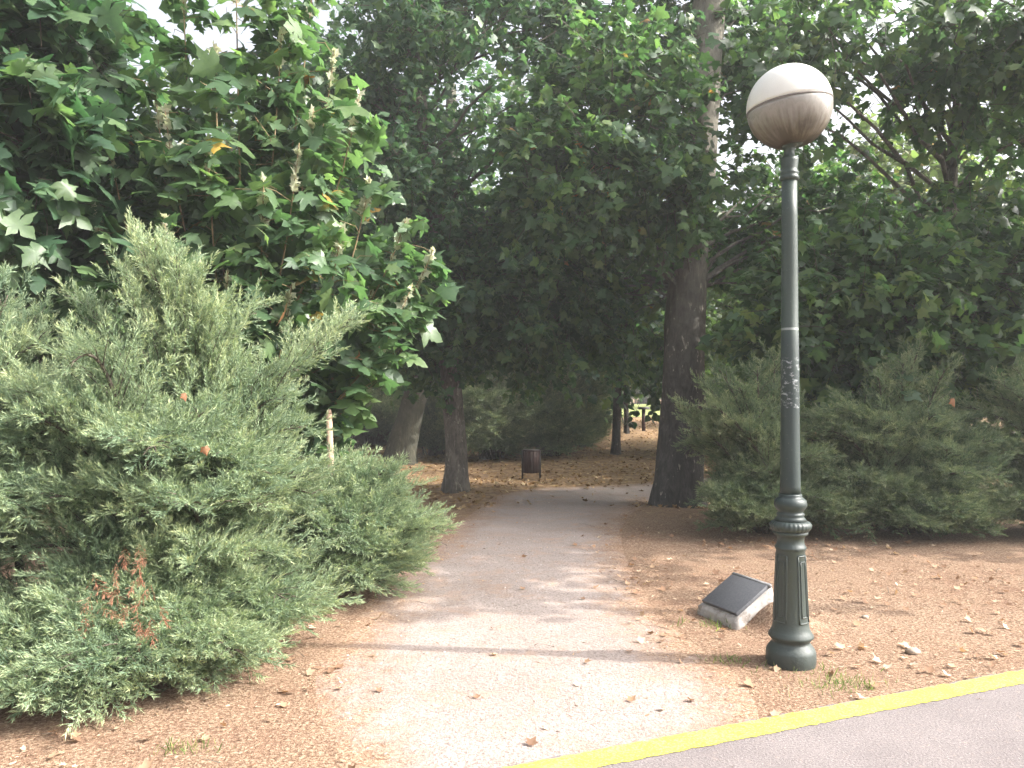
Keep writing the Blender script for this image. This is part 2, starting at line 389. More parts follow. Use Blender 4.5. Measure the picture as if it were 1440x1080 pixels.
def variants(half, n=4, seed=3):
    r = np.random.default_rng(seed); out = []
    for k in range(n):
        h = [(x*r.uniform(0.82, 1.15), y+r.normal(0, 0.03)*(0 < y < 1)) for x, y in half]
        h[0] = (0, h[0][1]); h[-1] = (0, h[-1][1])
        V, Fc = leaf_tpl(h, (0, 0.33), r.uniform(0.05, 0.5), r.uniform(0.05, 0.65))
        tw = r.normal(0, 0.35)
        V = V.copy(); V[:, 2] += tw*V[:, 0]*V[:, 1]; V[:, 0] *= 1+0.12*np.sign(V[:, 0])*r.normal()
        out.append((V, Fc))
    return out
def place_var(tpls, P, Y, Z, S, rng):
    if not isinstance(tpls, list): return place(tpls, P, Y, Z, S)
    w = rng.integers(0, len(tpls), len(P))
    return cat_tris([place(t, P[w == k], Y[w == k], Z[w == k], S[w == k]) for k, t in enumerate(tpls) if (w == k).any()])

def leaves_on_twigs(P0, P1, per, size, rng, tpl, droop=0.35, face=0.45, up=1.0):
    """leaves along straight twigs P0->P1"""
    n = len(P0); t = rng.uniform(0.15, 1.05, (n, per))
    D = P1-P0
    pts = P0[:, None]+D[:, None]*t[..., None]+rng.normal(0, 0.05, (n, per, 3))
    pts = pts.reshape(-1, 3); d = np.repeat(nrm(D), per, 0)
    a = rng.uniform(0, 2*np.pi, len(pts))
    rad = np.stack([np.cos(a), np.sin(a), np.zeros_like(a)], 1)
    Y = d*0.45+rad*0.9+np.array([0, 0, -droop])+rng.normal(0, 0.18, pts.shape)
    Z = np.array([0.18, -0.12, up])+rng.normal(0, face, pts.shape)
    S = size*np.clip(rng.lognormal(0, 0.28, len(pts)), 0.45, 1.6)
    pts = pts+nrm(Y)*S[:, None]*0.25
    return place_var(tpl, pts, Y, Z, S, rng)

def twig_tubes(P0, P1, r, rng):
    """thin three-sided twigs, vectorised"""
    n = len(P0); T = nrm(P1-P0); U = nrm(np.cross(T, [0.3, 0.2, 1.0])); W = np.cross(T, U); rings = []
    mid = (P0+P1)/2+rng.normal(0, 0.04, P0.shape)
    for p, k in ((P0, 1.0), (mid, 0.75), (P1, 0.35)):
        for a in (0, 2.094, 4.189):
            rings.append(p+(U*math.cos(a)+W*math.sin(a))*r*k)
    V = np.stack(rings, 1).reshape(-1, 3)
    f = []
    for i in range(2):
        for k in range(3):
            k2 = (k+1) % 3
            f += [(i*3+k, i*3+k2, i*3+3+k2), (i*3+k, i*3+3+k2, i*3+3+k)]
    FF = (np.array(f)[None]+(np.arange(n)*9)[:, None, None]).reshape(-1, 3)
    return V, FF

def cat_tris(parts):
    Vs, Fs, n = [], [], 0
    for V, FF in parts:
        Vs.append(V); Fs.append(FF+n); n += len(V)
    return np.concatenate(Vs), np.concatenate(Fs)

BIGV = variants([(0, 0.02), (0.15, -0.07), (0.27, -0.05), (0.42, -0.03), (0.36, 0.10), (0.30, 0.19), (0.46, 0.29), (0.66, 0.42), (0.50, 0.46), (0.36, 0.52), (0.22, 0.52), (0.29, 0.66), (0.20, 0.74), (0.13, 0.86), (0, 1.04)], 5)
MIDV = variants([(0, 0.0), (0.38, -0.02), (0.34, 0.18), (0.62, 0.40), (0.23, 0.52), (0.22, 0.72), (0, 1.0)], 4, 9)

def build_tree(name, label, base, trunk, radii, lobes, seed, leafmat, barkmat, size=0.16, per=11, tpl=MIDV,
               twig_len=0.75, group=None, flare=1.5, limbs=True, fork=0.35, zmin=None, cat='tree', droop=0.55, face=0.62):
    """trunk: points relative to base; lobes: (centre, radii, clusters, twigs per cluster, spread) relative to base"""
    rng = np.random.default_rng(seed)
    root = thing(name, label, cat, base, group)
    trunk = np.asarray(trunk, float); tm = MB()
    n = len(trunk); m = 6*(n-1)+1
    tt = np.linspace(0, n-1, m)
    pts = np.stack([np.interp(tt, range(n), trunk[:, k]) for k in range(3)], 1)
    for _ in range(2): pts[1:-1] = (pts[:-2]+2*pts[1:-1]+pts[2:])/4
    rad = np.interp(tt, range(n), radii)
    H = pts[:, 2]-pts[0, 2]
    rad = rad*(1+(flare-1)*np.exp(-H/0.28))
    seg = 20; a = np.linspace(0, 2*np.pi, seg, endpoint=False); V = []; Fc = []
    ph = rng.uniform(0, 6.28, 4)
    for i in range(m):
        rr = rad[i]*(1+0.05*np.sin(3*a+ph[0]+H[i])+0.04*np.sin(5*a+ph[1]-H[i]*1.7)+rng.normal(0, 0.012, seg)
                     + 0.22*np.exp(-H[i]/0.22)*np.sin(5*a+ph[2])*(flare > 1.05))
        V.append(pts[i]+np.stack([np.cos(a)*rr, np.sin(a)*rr, np.zeros(seg)], 1))
    V[0][:, 2] -= 0.15
    for i in range(m-1):
        for k in range(seg):
            k2 = (k+1) % seg
            Fc.append((i*seg+k, i*seg+k2, (i+1)*seg+k2, (i+1)*seg+k))
    Fc.append(tuple((m-1)*seg+k for k in range(seg)))
    tm.add(np.concatenate(V), Fc)
    P0s, P1s = [], []
    for (c, r, ncl, ntw, spread) in lobes:
        c = np.array(c, float); r = np.array(r, float)
        dirs = nrm(rng.normal(0, 1, (ncl, 3))); rr = rng.uniform(0.25, 1.0, ncl)**0.45
        cl = c+dirs*r*rr[:, None]
        if zmin is not None: cl[:, 2] = np.maximum(cl[:, 2], zmin+rng.uniform(0, 0.4, ncl))
        for q in cl:
            if limbs:
                # limb from the trunk to the clump
                hz = np.clip(q[2]-0.45*np.hypot(q[0]-pts[-1, 0], q[1]-pts[-1, 1])-0.3, H[-1]*fork, H[-1])
                j = int(np.argmin(np.abs(H-hz))); s = pts[j]
                b = bez(s, s+(q-s)*0.3+np.array([0, 0, 0.35]), s+(q-s)*0.7+np.array([0, 0, 0.25]), q, 7)
                b[1:-1] += rng.normal(0, 0.05, (5, 3))
                r0 = min(rad[j]*0.42, 0.010+0.008*np.linalg.norm(q-s))
                tube(tm, b, np.linspace(r0, 0.008, 7), 6)
            k = ntw
            p0 = q+rng.normal(0, spread*0.45, (k, 3))
            d = nrm((p0-q)*0.8+nrm(q-c)*0.25*spread+rng.normal(0, spread*0.5, (k, 3))+np.array([0, 0, -0.05]))
            P0s.append(p0); P1s.append(p0+d*twig_len*rng.uniform(0.55, 1.25, (k, 1)))
    P0, P1 = np.concatenate(P0s), np.concatenate(P1s)
    if zmin is not None:
        low = P1[:, 2] < zmin; P1[low, 2] = zmin+rng.uniform(0, 0.3, low.sum())
    link('trunk', tm.mesh('trunk', barkmat, True), root)
    TV, TF = twig_tubes(P0, P1, 0.007, rng)
    link('twigs', tri_mesh('twigs', TV, TF, M_TWIG), root)
    LV, LF = leaves_on_twigs(P0, P1, per, size, rng, tpl, droop, face)
    link('crown', tri_mesh('crown', LV, LF, leafmat), root)
    return root

# ------------------------------------------------------------------ juniper
def frond_tpl(rng, nside=13, nsp=6):
    tris = []; tone = []
    def pt(t): return np.array([0.02*math.sin(5*t), t, 0.16*t*t-0.10*t])
    def tri(a, d, ln, w, tn):
        d = nrm(d); p = nrm(np.cross(d, rng.normal(0, 1, 3)))
        tris.append([a-p*w/2, a+p*w/2, a+d*ln]); tone.append(tn)
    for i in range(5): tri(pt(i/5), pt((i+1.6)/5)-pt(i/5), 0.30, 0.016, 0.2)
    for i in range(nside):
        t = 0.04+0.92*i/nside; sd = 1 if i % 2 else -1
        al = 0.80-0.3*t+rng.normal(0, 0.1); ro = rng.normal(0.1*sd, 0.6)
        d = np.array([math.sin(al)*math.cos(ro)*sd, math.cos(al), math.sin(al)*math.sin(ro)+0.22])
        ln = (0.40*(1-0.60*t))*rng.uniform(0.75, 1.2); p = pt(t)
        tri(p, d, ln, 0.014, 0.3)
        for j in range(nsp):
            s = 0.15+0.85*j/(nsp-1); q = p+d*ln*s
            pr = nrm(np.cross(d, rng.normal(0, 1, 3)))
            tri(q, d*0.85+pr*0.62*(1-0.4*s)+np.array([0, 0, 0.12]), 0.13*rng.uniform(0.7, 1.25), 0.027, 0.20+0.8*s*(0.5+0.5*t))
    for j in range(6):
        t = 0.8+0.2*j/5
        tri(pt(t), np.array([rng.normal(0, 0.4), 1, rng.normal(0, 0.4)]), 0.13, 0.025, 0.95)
    Tn = np.array(tris)
    return (Tn.reshape(-1, 3), np.arange(len(Tn)*3).reshape(-1, 3), np.array(tone))

_fr = np.random.default_rng(5)
FRONDS = [frond_tpl(_fr) for _ in range(4)]
FRONDS_FAR = [frond_tpl(_fr, 9, 4) for _ in range(3)]

def frond_mesh(name, P, Y, Z, S, rng, mat, tpls=FRONDS, shift=0.03):
    Vs, Fs, Ts, n = [], [], [], 0
    which = rng.integers(0, len(tpls), len(P))
    for k, (V, Fc, tn) in enumerate(tpls):
        s = which == k
        if not s.any(): continue
        W, FF = place((V, Fc), P[s], Y[s], Z[s], S[s])
        Vs.append(W); Fs.append(FF+n); n += len(W)
        fr = rng.normal(0, 0.10, s.sum())+0.03+(shift[s] if isinstance(shift, np.ndarray) else shift)
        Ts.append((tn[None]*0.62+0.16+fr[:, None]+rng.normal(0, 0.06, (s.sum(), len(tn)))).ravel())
    return tri_mesh(name, np.concatenate(Vs), np.concatenate(Fs), mat, {'tone': ('FACE', np.clip(np.concatenate(Ts), 0, 1))})

def juniper(label, base, lobes, seed, mat, tips=(), fs=0.185, tpls=FRONDS, plume=1.2, pairs=14, dead=(), group='junipers beside the path', wid=0.52, cat='juniper', flat=0.95, up_from=0):
    rng = np.random.default_rng(seed); base = np.asarray(base, float)
    root = thing('juniper_bush', label, cat, base, group)
    T_ = []; nt_ = 0
    for (c, r, n) in lobes:
        d = nrm(rng.normal(0, 1, (n*3, 3))); d = d[d[:, 2] > -0.75][:n]
        T_.append(np.array(c)+d*np.array(r)*rng.uniform(0.72, 1.06, (len(d), 1)))
    if len(tips): T_.append(np.array(tips)); nt_ = len(tips)
    tipsw = np.concatenate(T_)-base
    tipsw[:, 2] = np.maximum(tipsw[:, 2], 0.06+rng.uniform(0, 0.12, len(tipsw)))
    bm = MB(); P, Y, Z, S, SH = [], [], [], [], []
    for ti, tip in enumerate(tipsw):
        r0 = np.array([rng.normal(0, 0.16), rng.normal(0, 0.16), 0.0])
        d = tip-r0; ln = np.linalg.norm(d)
        fl = flat*rng.uniform(0.6, 1.2) if ti < len(tipsw)-nt_ else (0.25 if ti >= len(tipsw)-nt_+up_from else 0.6)
        k1, k2 = 0.42+0.32*fl, 0.74+0.36*fl
        b = bez(r0, r0+d*np.array([0.20, 0.20, k1])+np.array([0, 0, 0.10]), r0+d*np.array([0.62, 0.62, k2])+np.array([0, 0, 0.06]), tip, 14)
        tube(bm, b, np.linspace(0.012+0.008*ln, 0.004, 14), 5)
        seg = np.linalg.norm(np.diff(b, axis=0), axis=1); cum = np.concatenate([[0], np.cumsum(seg)]); tot = cum[-1]
        pl = min(plume*rng.uniform(0.8, 1.15), tot*0.8)
        roll = rng.normal(0, 0.16); bsh = rng.normal(0, 0.09)
        def ev(s): return np.array([np.interp(s, cum, b[:, k]) for k in range(3)])
        for i in range(pairs):
            u = (i+rng.uniform(0, 0.6))/pairs
            s = tot-pl*(1-u); p = ev(s); T = nrm(ev(s+0.03)-ev(s-0.03))
            side = nrm(np.cross(T, [0, 0, 1.0])); upv = np.cross(side, T)
            for sg in (-1, 1):
                w = (wid*(1-u)**0.75+0.06)*rng.uniform(0.7, 1.15)
                sv = side*math.cos(roll)*sg+upv*(math.sin(roll)*sg+rng.normal(0.1, 0.3))
                dd = nrm(T*0.8+sv*0.62)
                k = max(1, int(round(w/0.072)))
                e = p+dd*w+np.array([0, 0, -0.03*w])
                tube(bm, [p, (p+e)/2+np.array([0, 0, 0.015]), e], [0.006, 0.004, 0.002], 3, False)
                for j in range(k):
                    q = p+(e-p)*(j+rng.uniform(0.2, 0.8))/k
                    P.append(q); Y.append(dd*0.7+T*0.35+(sv*0.5*(-1)**j)+rng.normal(0, 0.2, 3)+np.array([0, 0, 0.02]))
                    Z.append(upv+rng.normal(0, 0.35, 3)); S.append(fs*rng.uniform(0.6, 1.45)); SH.append(bsh)
        for u in np.linspace(0.08, 1, 20):
            p = ev(tot-pl*(1-u)); T = nrm(ev(min(tot, tot-pl*(1-u)+0.03))-ev(tot-pl*(1-u)-0.05))
            P.append(p-T*0.1); Y.append(T+rng.normal(0, 0.34, 3)+np.array([0, 0, 0.03])); Z.append(rng.normal(0, 0.4, 3)+np.array([0, 0, 1])); S.append(fs*rng.uniform(0.8, 1.2)); SH.append(bsh)
    P, Y, Z, S = map(np.array, (P, Y, Z, S))
    lo = P[:, 2] < 0.10
    Y[lo, 2] = np.maximum(Y[lo, 2], 0.05)
    link('foliage', frond_mesh('foliage', P, Y, Z, S, rng, mat, tpls, np.array(SH)), root)
    link('branches', bm.mesh('branches', M_TWIG, False), root)
    for q in dead:
        q = np.asarray(q, float)-base; n = 5
        PP = q+rng.normal(0, 0.06, (n, 3)); YY = np.array([0.25, -0.35, -0.8])+rng.normal(0, 0.25, (n, 3))
        o = link('dead_frond', frond_mesh('dead_frond', PP, YY, np.array([0.3, -0.8, 0.3])+rng.normal(0, 0.4, (n, 3)), fs*rng.uniform(0.55, 0.9, n), rng, JUN_DEAD), root)
        o['label'] = 'dead rust-brown hanging frond'
    return root

# ------------------------------------------------------------------ ground, path, road
def grid_mesh(xs, ys, zf):
    X, Y = np.meshgrid(xs, ys); V = np.stack([X, Y, zf(X, Y)], -1).reshape(-1, 3)
    nx, ny = len(xs), len(ys)
    i = np.arange(ny-1)[:, None]*nx+np.arange(nx-1)[None]
    Fq = np.stack([i, i+1, i+nx+1, i+nx], -1).reshape(-1, 4)
    return V, Fq

xs = np.concatenate([np.linspace(-260, -34, 20), np.linspace(-30, 30, 161), np.linspace(34, 260, 20)])
ys = np.concatenate([np.linspace(-40, 2, 10), np.linspace(2.5, 40, 151), np.linspace(42, 90, 25), np.linspace(100, 420, 14)])
GV, GF = grid_mesh(xs, ys, gz)
g = link('ground', mesh_polys('ground', GV, GF, np.full(len(GF), 4), M_GROUND, True)); tag(g, kind='structure')

rows = [(1130, 590, 990), (1080, 560, 1000), (1010, 520, 1000), (950, 510, 975), (900, 530, 910), (850, 565, 868), (800, 595, 850), (770, 630, 842), (740, 662, 846), (715, 695, 868), (697, 722, 905)]
Lp = [atg(l, y)[:2] for y, l, r in rows]; Rp = [atg(r, y)[:2] for y, l, r in rows]
d0 = Rp[-1]
Lp += [np.array([0.9, 15.2]), np.array([2.3, 16.4]), np.array([4.2, 17.2]), np.array([8, 18.0])]
Rp += [np.array([2.2, 13.4]), np.array([3.2, 14.1]), np.array([4.8, 14.7]), np.array([8.4, 15.4])]
Lp, Rp = np.array(Lp), np.array(Rp)
k = np.arange(len(Lp)); kk = np.linspace(0, len(Lp)-1, 150)
def sm(A):
    B = np.stack([np.interp(kk, k, A[:, i]) for i in range(2)], 1)
    for _ in range(14): B[1:-1] = (B[:-2]+2*B[1:-1]+B[2:])/4
    return B
Ls, Rs = sm(Lp), sm(Rp)
Wd = Rs-Ls; Ls = Ls-Wd*0.22; Rs = Rs+Wd*0.22
u = np.linspace(0, 1, 26)
PX = Ls[:, None]+(Rs-Ls)[:, None]*u[None, :, None]
PZ = gz(PX[..., 0], PX[..., 1])+0.006-0.03*sstep(0.06, 0.0, np.minimum(u, 1-u))[None]*0+0.006*(sstep(0.0, 0.10, np.minimum(u, 1-u))[None]*2-2)
PV = np.concatenate([PX, PZ[..., None]], -1).reshape(-1, 3)
edge = np.tile(np.minimum(u, 1-u)/0.30, (len(Ls), 1)).clip(0, 1.0).ravel()
nx = len(u); i_ = np.arange(len(Ls)-1)[:, None]*nx+np.arange(nx-1)[None]
PF = np.stack([i_, i_+1, i_+nx+1, i_+nx], -1).reshape(-1, 4)
p = link('path', mesh_polys('path', PV, PF, np.full(len(PF), 4), M_PATH, True, {'edge': ('POINT', edge)})); tag(p, kind='structure')

rd = nrm(np.array([1.0, 0.404])); rn = np.array([-rd[1], rd[0]]); e0 = np.array([0.25, 3.520])
def strip(name, off0, off1, z, mat, along=(-60, 90), thick=None, n=301, rag=0.0, seed=1):
    rng = np.random.default_rng(seed)
    # finer samples where the strip is near the camera
    ts = np.sort(np.concatenate([np.linspace(along[0], along[1], 60), np.linspace(-3, 6, n)]))
    j0 = rng.normal(0, rag, len(ts)); j1 = rng.normal(0, rag, len(ts))
    A = e0+rd*ts[:, None]+rn*(off0+j0[:, None]); B = e0+rd*ts[:, None]+rn*(off1+j1[:, None])
    m = len(ts)
    V = np.concatenate([np.column_stack([A, np.full(m, z)]), np.column_stack([B, np.full(m, z)])])
    Fq = [(i, i+1, m+i+1, m+i) for i in range(m-1)]
    mb = MB(); mb.add(V, Fq)
    o = link(name, mb.mesh(name, mat)); tag(o, kind='structure'); return o
strip('road', -7.0, 0.012, 0.0102, M_ASPHALT, rag=0.006, seed=2)
strip('road_line', -0.150, -0.004, 0.0142, M_YELLOW, rag=0.0035, seed=3)

lw = MB(); GV2, GF2 = grid_mesh(np.linspace(-40, 60, 60), np.linspace(46, 75, 20), lambda x, y: gz(x, y)+0.03)
m_lawn = m_simple('sunlit_lawn', [(0.3, (0.16, 0.20, 0.05)), (0.7, (0.26, 0.29, 0.09))], 3, 0.9, 0.6)
o = link('lawn', mesh_polys('lawn', GV2, GF2, np.full(len(GF2), 4), m_lawn, True)); tag(o, kind='structure')

# ------------------------------------------------------------------ litter on the ground (nobody could count it)
def inside_road(xy): return ((xy-e0)@rn) < 0.01
def path_mask(xy):
    """0 outside, 1 well inside the gravel"""
    C = (Ls+Rs)/2; d = np.linalg.norm(xy[:, None]-C[None, ::3], axis=2); j = d.argmin(1)
    hw = np.linalg.norm(Rs-Ls, axis=1)[::3][j]/2
    return 1-sstep(0.55, 0.95, d[np.arange(len(xy)), j]/hw)
rng = np.random.default_rng(11)
def scatter(n, x0, x1, y0, y1, keep_path, keep_road=0.02, power=1.0):
    y = y0+(y1-y0)*rng.uniform(0, 1, n)**power; x = rng.uniform(-1, 1, n)
    xy = np.stack([(x0+x1)/2+x*(x1-x0)/2, y], 1)
    xy[:, 0] *= 0.35+0.65*(y-y0)/(y1-y0) if x0 < -5.9 else 1
    k = np.ones(n); k *= 1-(1-keep_path)*path_mask(xy); k *= np.where(inside_road(xy), keep_road, 1)
    return xy[rng.uniform(0, 1, n) < k]
def drift(xy, lo=0.25):
    # litter gathers in drifts and leaves trodden earth bare between them
    x, y = xy[:, 0], xy[:, 1]
    f = np.sin(x*2.3+1.1*np.sin(y*1.7))+np.sin(y*3.1+1.3*np.sin(x*1.9+2))+0.7*np.sin(x*5.3-y*4.1+np.sin(y*2.2))
    return xy[rng.uniform(0, 1, len(xy)) < np.clip(lo+(f+0.6)*0.42, lo*0.5, 1)]
def litter(name, xy, smin, smax, mat, tpl, label, lift=0.006, tilt=0.35, cat='leaf litter'):
    n = len(xy); z = gz(xy[:, 0], xy[:, 1])+lift+np.where(inside_road(xy), 0.012, 0)
    P = np.column_stack([xy, z]); a = rng.uniform(0, 6.28, n)
    Y = np.stack([np.cos(a), np.sin(a), rng.normal(0.08, 0.12, n)], 1)
    Z = np.array([0, 0, 1])+rng.normal(0, tilt, (n, 3))
    V, FF = place(tpl, P, Y, Z, rng.uniform(smin, smax, n))
    o = link(name, tri_mesh(name, V, FF, mat)); tag(o, label, cat, None, 'stuff'); return o
BIT = (np.array([[-0.14, 0, 0], [0.14, 0.1, 0.03], [0.1, 0.9, 0.06], [-0.1, 1.0, 0.02]]), np.array([[0, 1, 2], [0, 2, 3]]))
NEEDLE = (np.array([[-0.04, 0, 0], [0.04, 0, 0.0], [0.02, 0.55, 0.10], [0.0, 1.0, 0.02]]), np.array([[0, 1, 2], [0, 2, 3]]))
near_bits = np.concatenate([scatter(30000, -3.2, 4.8, 3.0, 8.5, 0.10), scatter(7000, -6, 8, 8, 14, 0.15)])
litter('dry_straw', drift(near_bits), 0.012, 0.042, STRAW, NEEDLE, 'fine dry straw and needle bits covering the bare earth beside the path', 0.004, 0.3, 'straw')
near_frag = np.concatenate([scatter(8000, -3.2, 4.8, 3.0, 9, 0.16), scatter(2500, -6, 9, 9, 14, 0.3)])
litter('leaf_litter', drift(near_frag, 0.45), 0.010, 0.032, DRY_LEAF, BIT, 'small broken leaf scraps scattered over the earth near the road', 0.006, 0.4)
near_leaf = np.concatenate([scatter(1300, -3.2, 4.8, 3.1, 8.6, 0.10, 0.02), scatter(500, -6, 9, 8.2, 13, 0.1)])
litter('fallen_leaves', drift(near_leaf, 0.45), 0.022, 0.065, DRY_LEAF, CRISP, 'curled dry brown leaves lying on the bare earth around the lamp and path', 0.012, 0.4)
far_leaf = scatter(13000, -16, 18, 12, 42, 0.10, 1.0)
litter('leaf_carpet', far_leaf, 0.05, 0.10, DRY_GOLD, CRISP, 'golden brown fallen leaves carpeting the ground under the far trees', 0.012, 0.45)

STICK = (np.array([[-0.012, 0, 0], [0.012, 0, 0.01], [0.03, 0.5, 0.05], [0.01, 0.5, 0.06], [-0.01, 1.0, 0.02]]), np.array([[0, 1, 2], [0, 2, 3], [3, 2, 4]]))
litter('fallen_twigs', scatter(150, -3.2, 4.8, 3.1, 10, 0.25, 0.0), 0.08, 0.26, M_TWIG, STICK, 'thin dry twigs lying about on the earth by the path', 0.010, 0.3, 'twigs')
# small stones in the gravel
st_xy = scatter(2600, -2.4, 2.4, 3.0, 9, 0.9, 0.0); pm = path_mask(st_xy); st_xy = st_xy[pm > 0.3]
OCT = np.array([[1, 0, 0], [-1, 0, 0], [0, 1, 0], [0, -1, 0], [0, 0, 0.7], [0, 0, -0.7]], float)
OF = np.array([[0, 2, 4], [2, 1, 4], [1, 3, 4], [3, 0, 4]])
n = len(st_xy); a = rng.uniform(0, 6.28, n)
V, FF = place((OCT, OF), np.column_stack([st_xy, np.full(n, 0.006)]), np.stack([np.cos(a), np.sin(a), 0*a], 1), np.array([[0, 0, 1.0]])+rng.normal(0, 0.2, (n, 3)), rng.uniform(0.003, 0.010, n))
m_grit = leaf_mat('path_grit', [(0, (0.20, 0.16, 0.14)), (0.6, (0.36, 0.31, 0.28)), (1, (0.50, 0.46, 0.42))], 0.0, 0.9)
tag(link('gravel', tri_mesh('gravel', V, FF, m_grit)), 'loose pale grit lying on the trodden path', 'gravel', None, 'stuff')

# ------------------------------------------------------------------ street lamp
LX, LY = 1.64, 4.74
lamp = thing('street_lamp', 'old green cast-iron street lamp with white globe standing beside the path', 'street lamp', (LX, LY, 0))
def q(px): return px/2/239.0
def zz(py): return (929-py)/239.0
mb = MB()
prof = [(q(64), -0.05), (q(66), 0.0), (q(68), 0.03), (q(67), zz(911)), (q(65), zz(908)), (q(60), zz(904)), (q(52), zz(899)), (q(50), zz(897)), (q(56), zz(893)), (q(61.5), zz(890)),
        (q(61), zz(887.5)), (q(55), zz(883)), (q(50), zz(878)), (q(48), zz(868)), (q(39), zz(770)), (q(40), zz(769)), (q(42.5), zz(767)), (q(42), zz(764.5)), (q(38), zz(762)), (q(36), zz(757)), (q(37), zz(751)),
        (q(44), zz(748.5)), (q(48), zz(746)), (q(47), zz(743))]
lathe(mb, prof, 56); link('pedestal', mb.mesh('pedestal', M_LAMP, True), lamp)
mb = MB(); lathe(mb, [(q(46), zz(743.4)), (q(52), zz(741)), (q(56), zz(737)), (q(56), zz(733)), (q(51), zz(730)), (q(42), zz(728))], 144, lambda a: 0.035*np.abs(np.sin(a*14))-0.02)
link('fluted_ring', mb.mesh('fluted_ring', M_LAMP, True), lamp)
mb = MB()
lathe(mb, [(q(45), zz(728.6)), (q(38), zz(724)), (q(36), zz(722)), (q(38), zz(720)), (q(37), zz(718)), (q(33), zz(716.5)), (q(38), zz(713)), (q(43.5), zz(709)), (q(45), zz(705)), (q(43), zz(700)), (q(37), zz(697)), (q(31), zz(695.5)), (q(32), zz(693)), (q(30), zz(691))], 48)
link('collar', mb.mesh('collar', M_LAMP, True), lamp)
mb = MB(); lathe(mb, [(q(28.5), zz(692)), (q(27.5), zz(680)), (q(26), zz(600)), (q(25), zz(520)), (q(24), zz(464)), (q(23.3), zz(463)), (q(22.6), zz(380)), (q(21.5), zz(300)), (q(21.3), zz(246))], 40)
link('shaft', mb.mesh('shaft', M_LAMP, True), lamp)
mb = MB(); lathe(mb, [(q(21), zz(250)), (q(26), zz(248)), (q(27), zz(246)), (q(26), zz(243.5)), (q(23.5), zz(242)), (q(26), zz(240)), (q(26), zz(238)), (q(22.5), zz(236)), (q(22), zz(232)), (q(24.5), zz(222)), (q(24.5), zz(218)), (q(21), zz(216.5)), (q(15), zz(215)), (q(14.5), zz(206)), (q(18), zz(203)), (q(40), zz(197)), (q(46), zz(190)), (q(46), zz(187))], 40)
link('capital', mb.mesh('capital', M_LAMP, True), lamp)
# raised frames on the tapered pedestal
def cone_r(z): return np.interp(z, [zz(868), zz(770)], [q(48), q(39)])
for az in (-57, 33, 123, 213):
    mb = MB(); a0 = R(-90+az)
    for (wa, z0, z1, wd) in ((0.40, zz(868), zz(776), 0.0065), (0.22, zz(860), zz(784), 0.0055)):
        zs = np.linspace(z0, z1, 12); as_ = np.linspace(-wa, wa, 9)
        def P3(aa, z, off): rr = cone_r(z)+off; return np.array([rr*math.cos(a0+aa), rr*math.sin(a0+aa), z])
        for sg in (-1, 1): tube(mb, [P3(sg*wa, z, 0.001) for z in zs], wd*0.75, 6)
        for ze in (z0, z1): tube(mb, [P3(aa, ze, 0.001) for aa in as_], wd*0.75, 6)
    link('panel_frame', mb.mesh('panel_frame', M_LAMP, True), lamp)
# globe, its seam tipped a little
gc = Vector((0, 0, zz(145.5))); gr = 58.5/239.0
tilt = Matrix.Rotation(R(-7), 4, 'Y')
def globe(th0, th1, r, n=20):
    mb = MB(); lathe(mb, [(max(r*math.cos(t), 0.004), r*math.sin(t)) for t in np.linspace(th0, th1, n)], 56); return mb
def gpart(name, mb, mat):
    o = link(name, mb.mesh(name, mat, True), lamp); o.location = gc; o.rotation_euler = tilt.to_euler(); return o
gpart('upper_globe', globe(0.02, R(90), gr), M_GUP)
gpart('lower_globe', globe(R(-68), -0.02, gr*0.996), M_GLOW)
mb = MB(); lathe(mb, [(gr*0.99, -0.006), (gr*1.006, -0.005), (gr*1.006, 0.005), (gr*0.99, 0.006)], 56); gpart('globe_seam', mb, M_SEAM)

# ------------------------------------------------------------------ plaque
e1 = np.array([0.39, -0.92]); e2 = np.array([0.92, 0.39]); A0 = np.array([1.345, 5.78])
plq = thing('stone_plaque', 'dark stone tablet tilted on a white concrete block beside the lamp', 'plaque', (A0[0], A0[1], 0))
rng = np.random.default_rng(4)
mb = MB(); nu, nv = 12, 9; W_, D_ = 0.405, 0.31
def topz(v): return 0.065+0.62*v
V = []; Fc = []
per = [(i/nu, 0) for i in range(nu)]+[(1, j/nv) for j in range(nv)]+[(1-i/nu, 1) for i in range(nu)]+[(0, 1-j/nv) for j in range(nv)]
for lev in range(4):
    for (uu, vv) in per:
        j = rng.normal(0, 0.005, 3)*(lev > 0)
        ex = (0.012 if lev < 3 else 0.0)
        pu = (uu-0.5)*(W_+2*ex)+W_/2; pv = (vv-0.5)*(D_+2*ex)+D_/2
        z = -0.03 if lev == 0 else topz(vv*D_)*(lev/3) if lev < 3 else topz(vv*D_)
        V.append([*(e1*pu+e2*pv+j[:2]), z+j[2]*0.5])
npz = len(per)
for lev in range(3):
    for i in range(npz):
        i2 = (i+1) % npz; Fc.append((lev*npz+i, lev*npz+i2, (lev+1)*npz+i2, (lev+1)*npz+i))
Fc.append(tuple(3*npz+i for i in range(npz)))
mb.add(V, Fc); link('concrete_block', mb.mesh('concrete_block', M_CONC), plq)
sl = math.atan(0.62); ax = np.array([e1[0], e1[1], 0]); bx = np.array([e2[0]*math.cos(sl), e2[1]*math.cos(sl), math.sin(sl)]); cx = np.cross(ax, bx)
if cx[2] < 0: cx = -cx
Rm = np.stack([ax, bx, cx], 1)
def on_slab(u, v, h): return np.array([*(e1*u+e2*v*math.cos(sl)), 0.065+v*math.sin(sl)])+cx*h
Ls_ = D_/math.cos(sl)
mb = MB(); box(mb, on_slab(W_/2, 0.185, 0.014), (0.385, 0.315, 0.024), Rm, 0.985); so = link('tablet', mb.mesh('tablet', M_SLAB), plq)
bv = so.modifiers.new('bevel', 'BEVEL'); bv.width = 0.003; bv.segments = 2
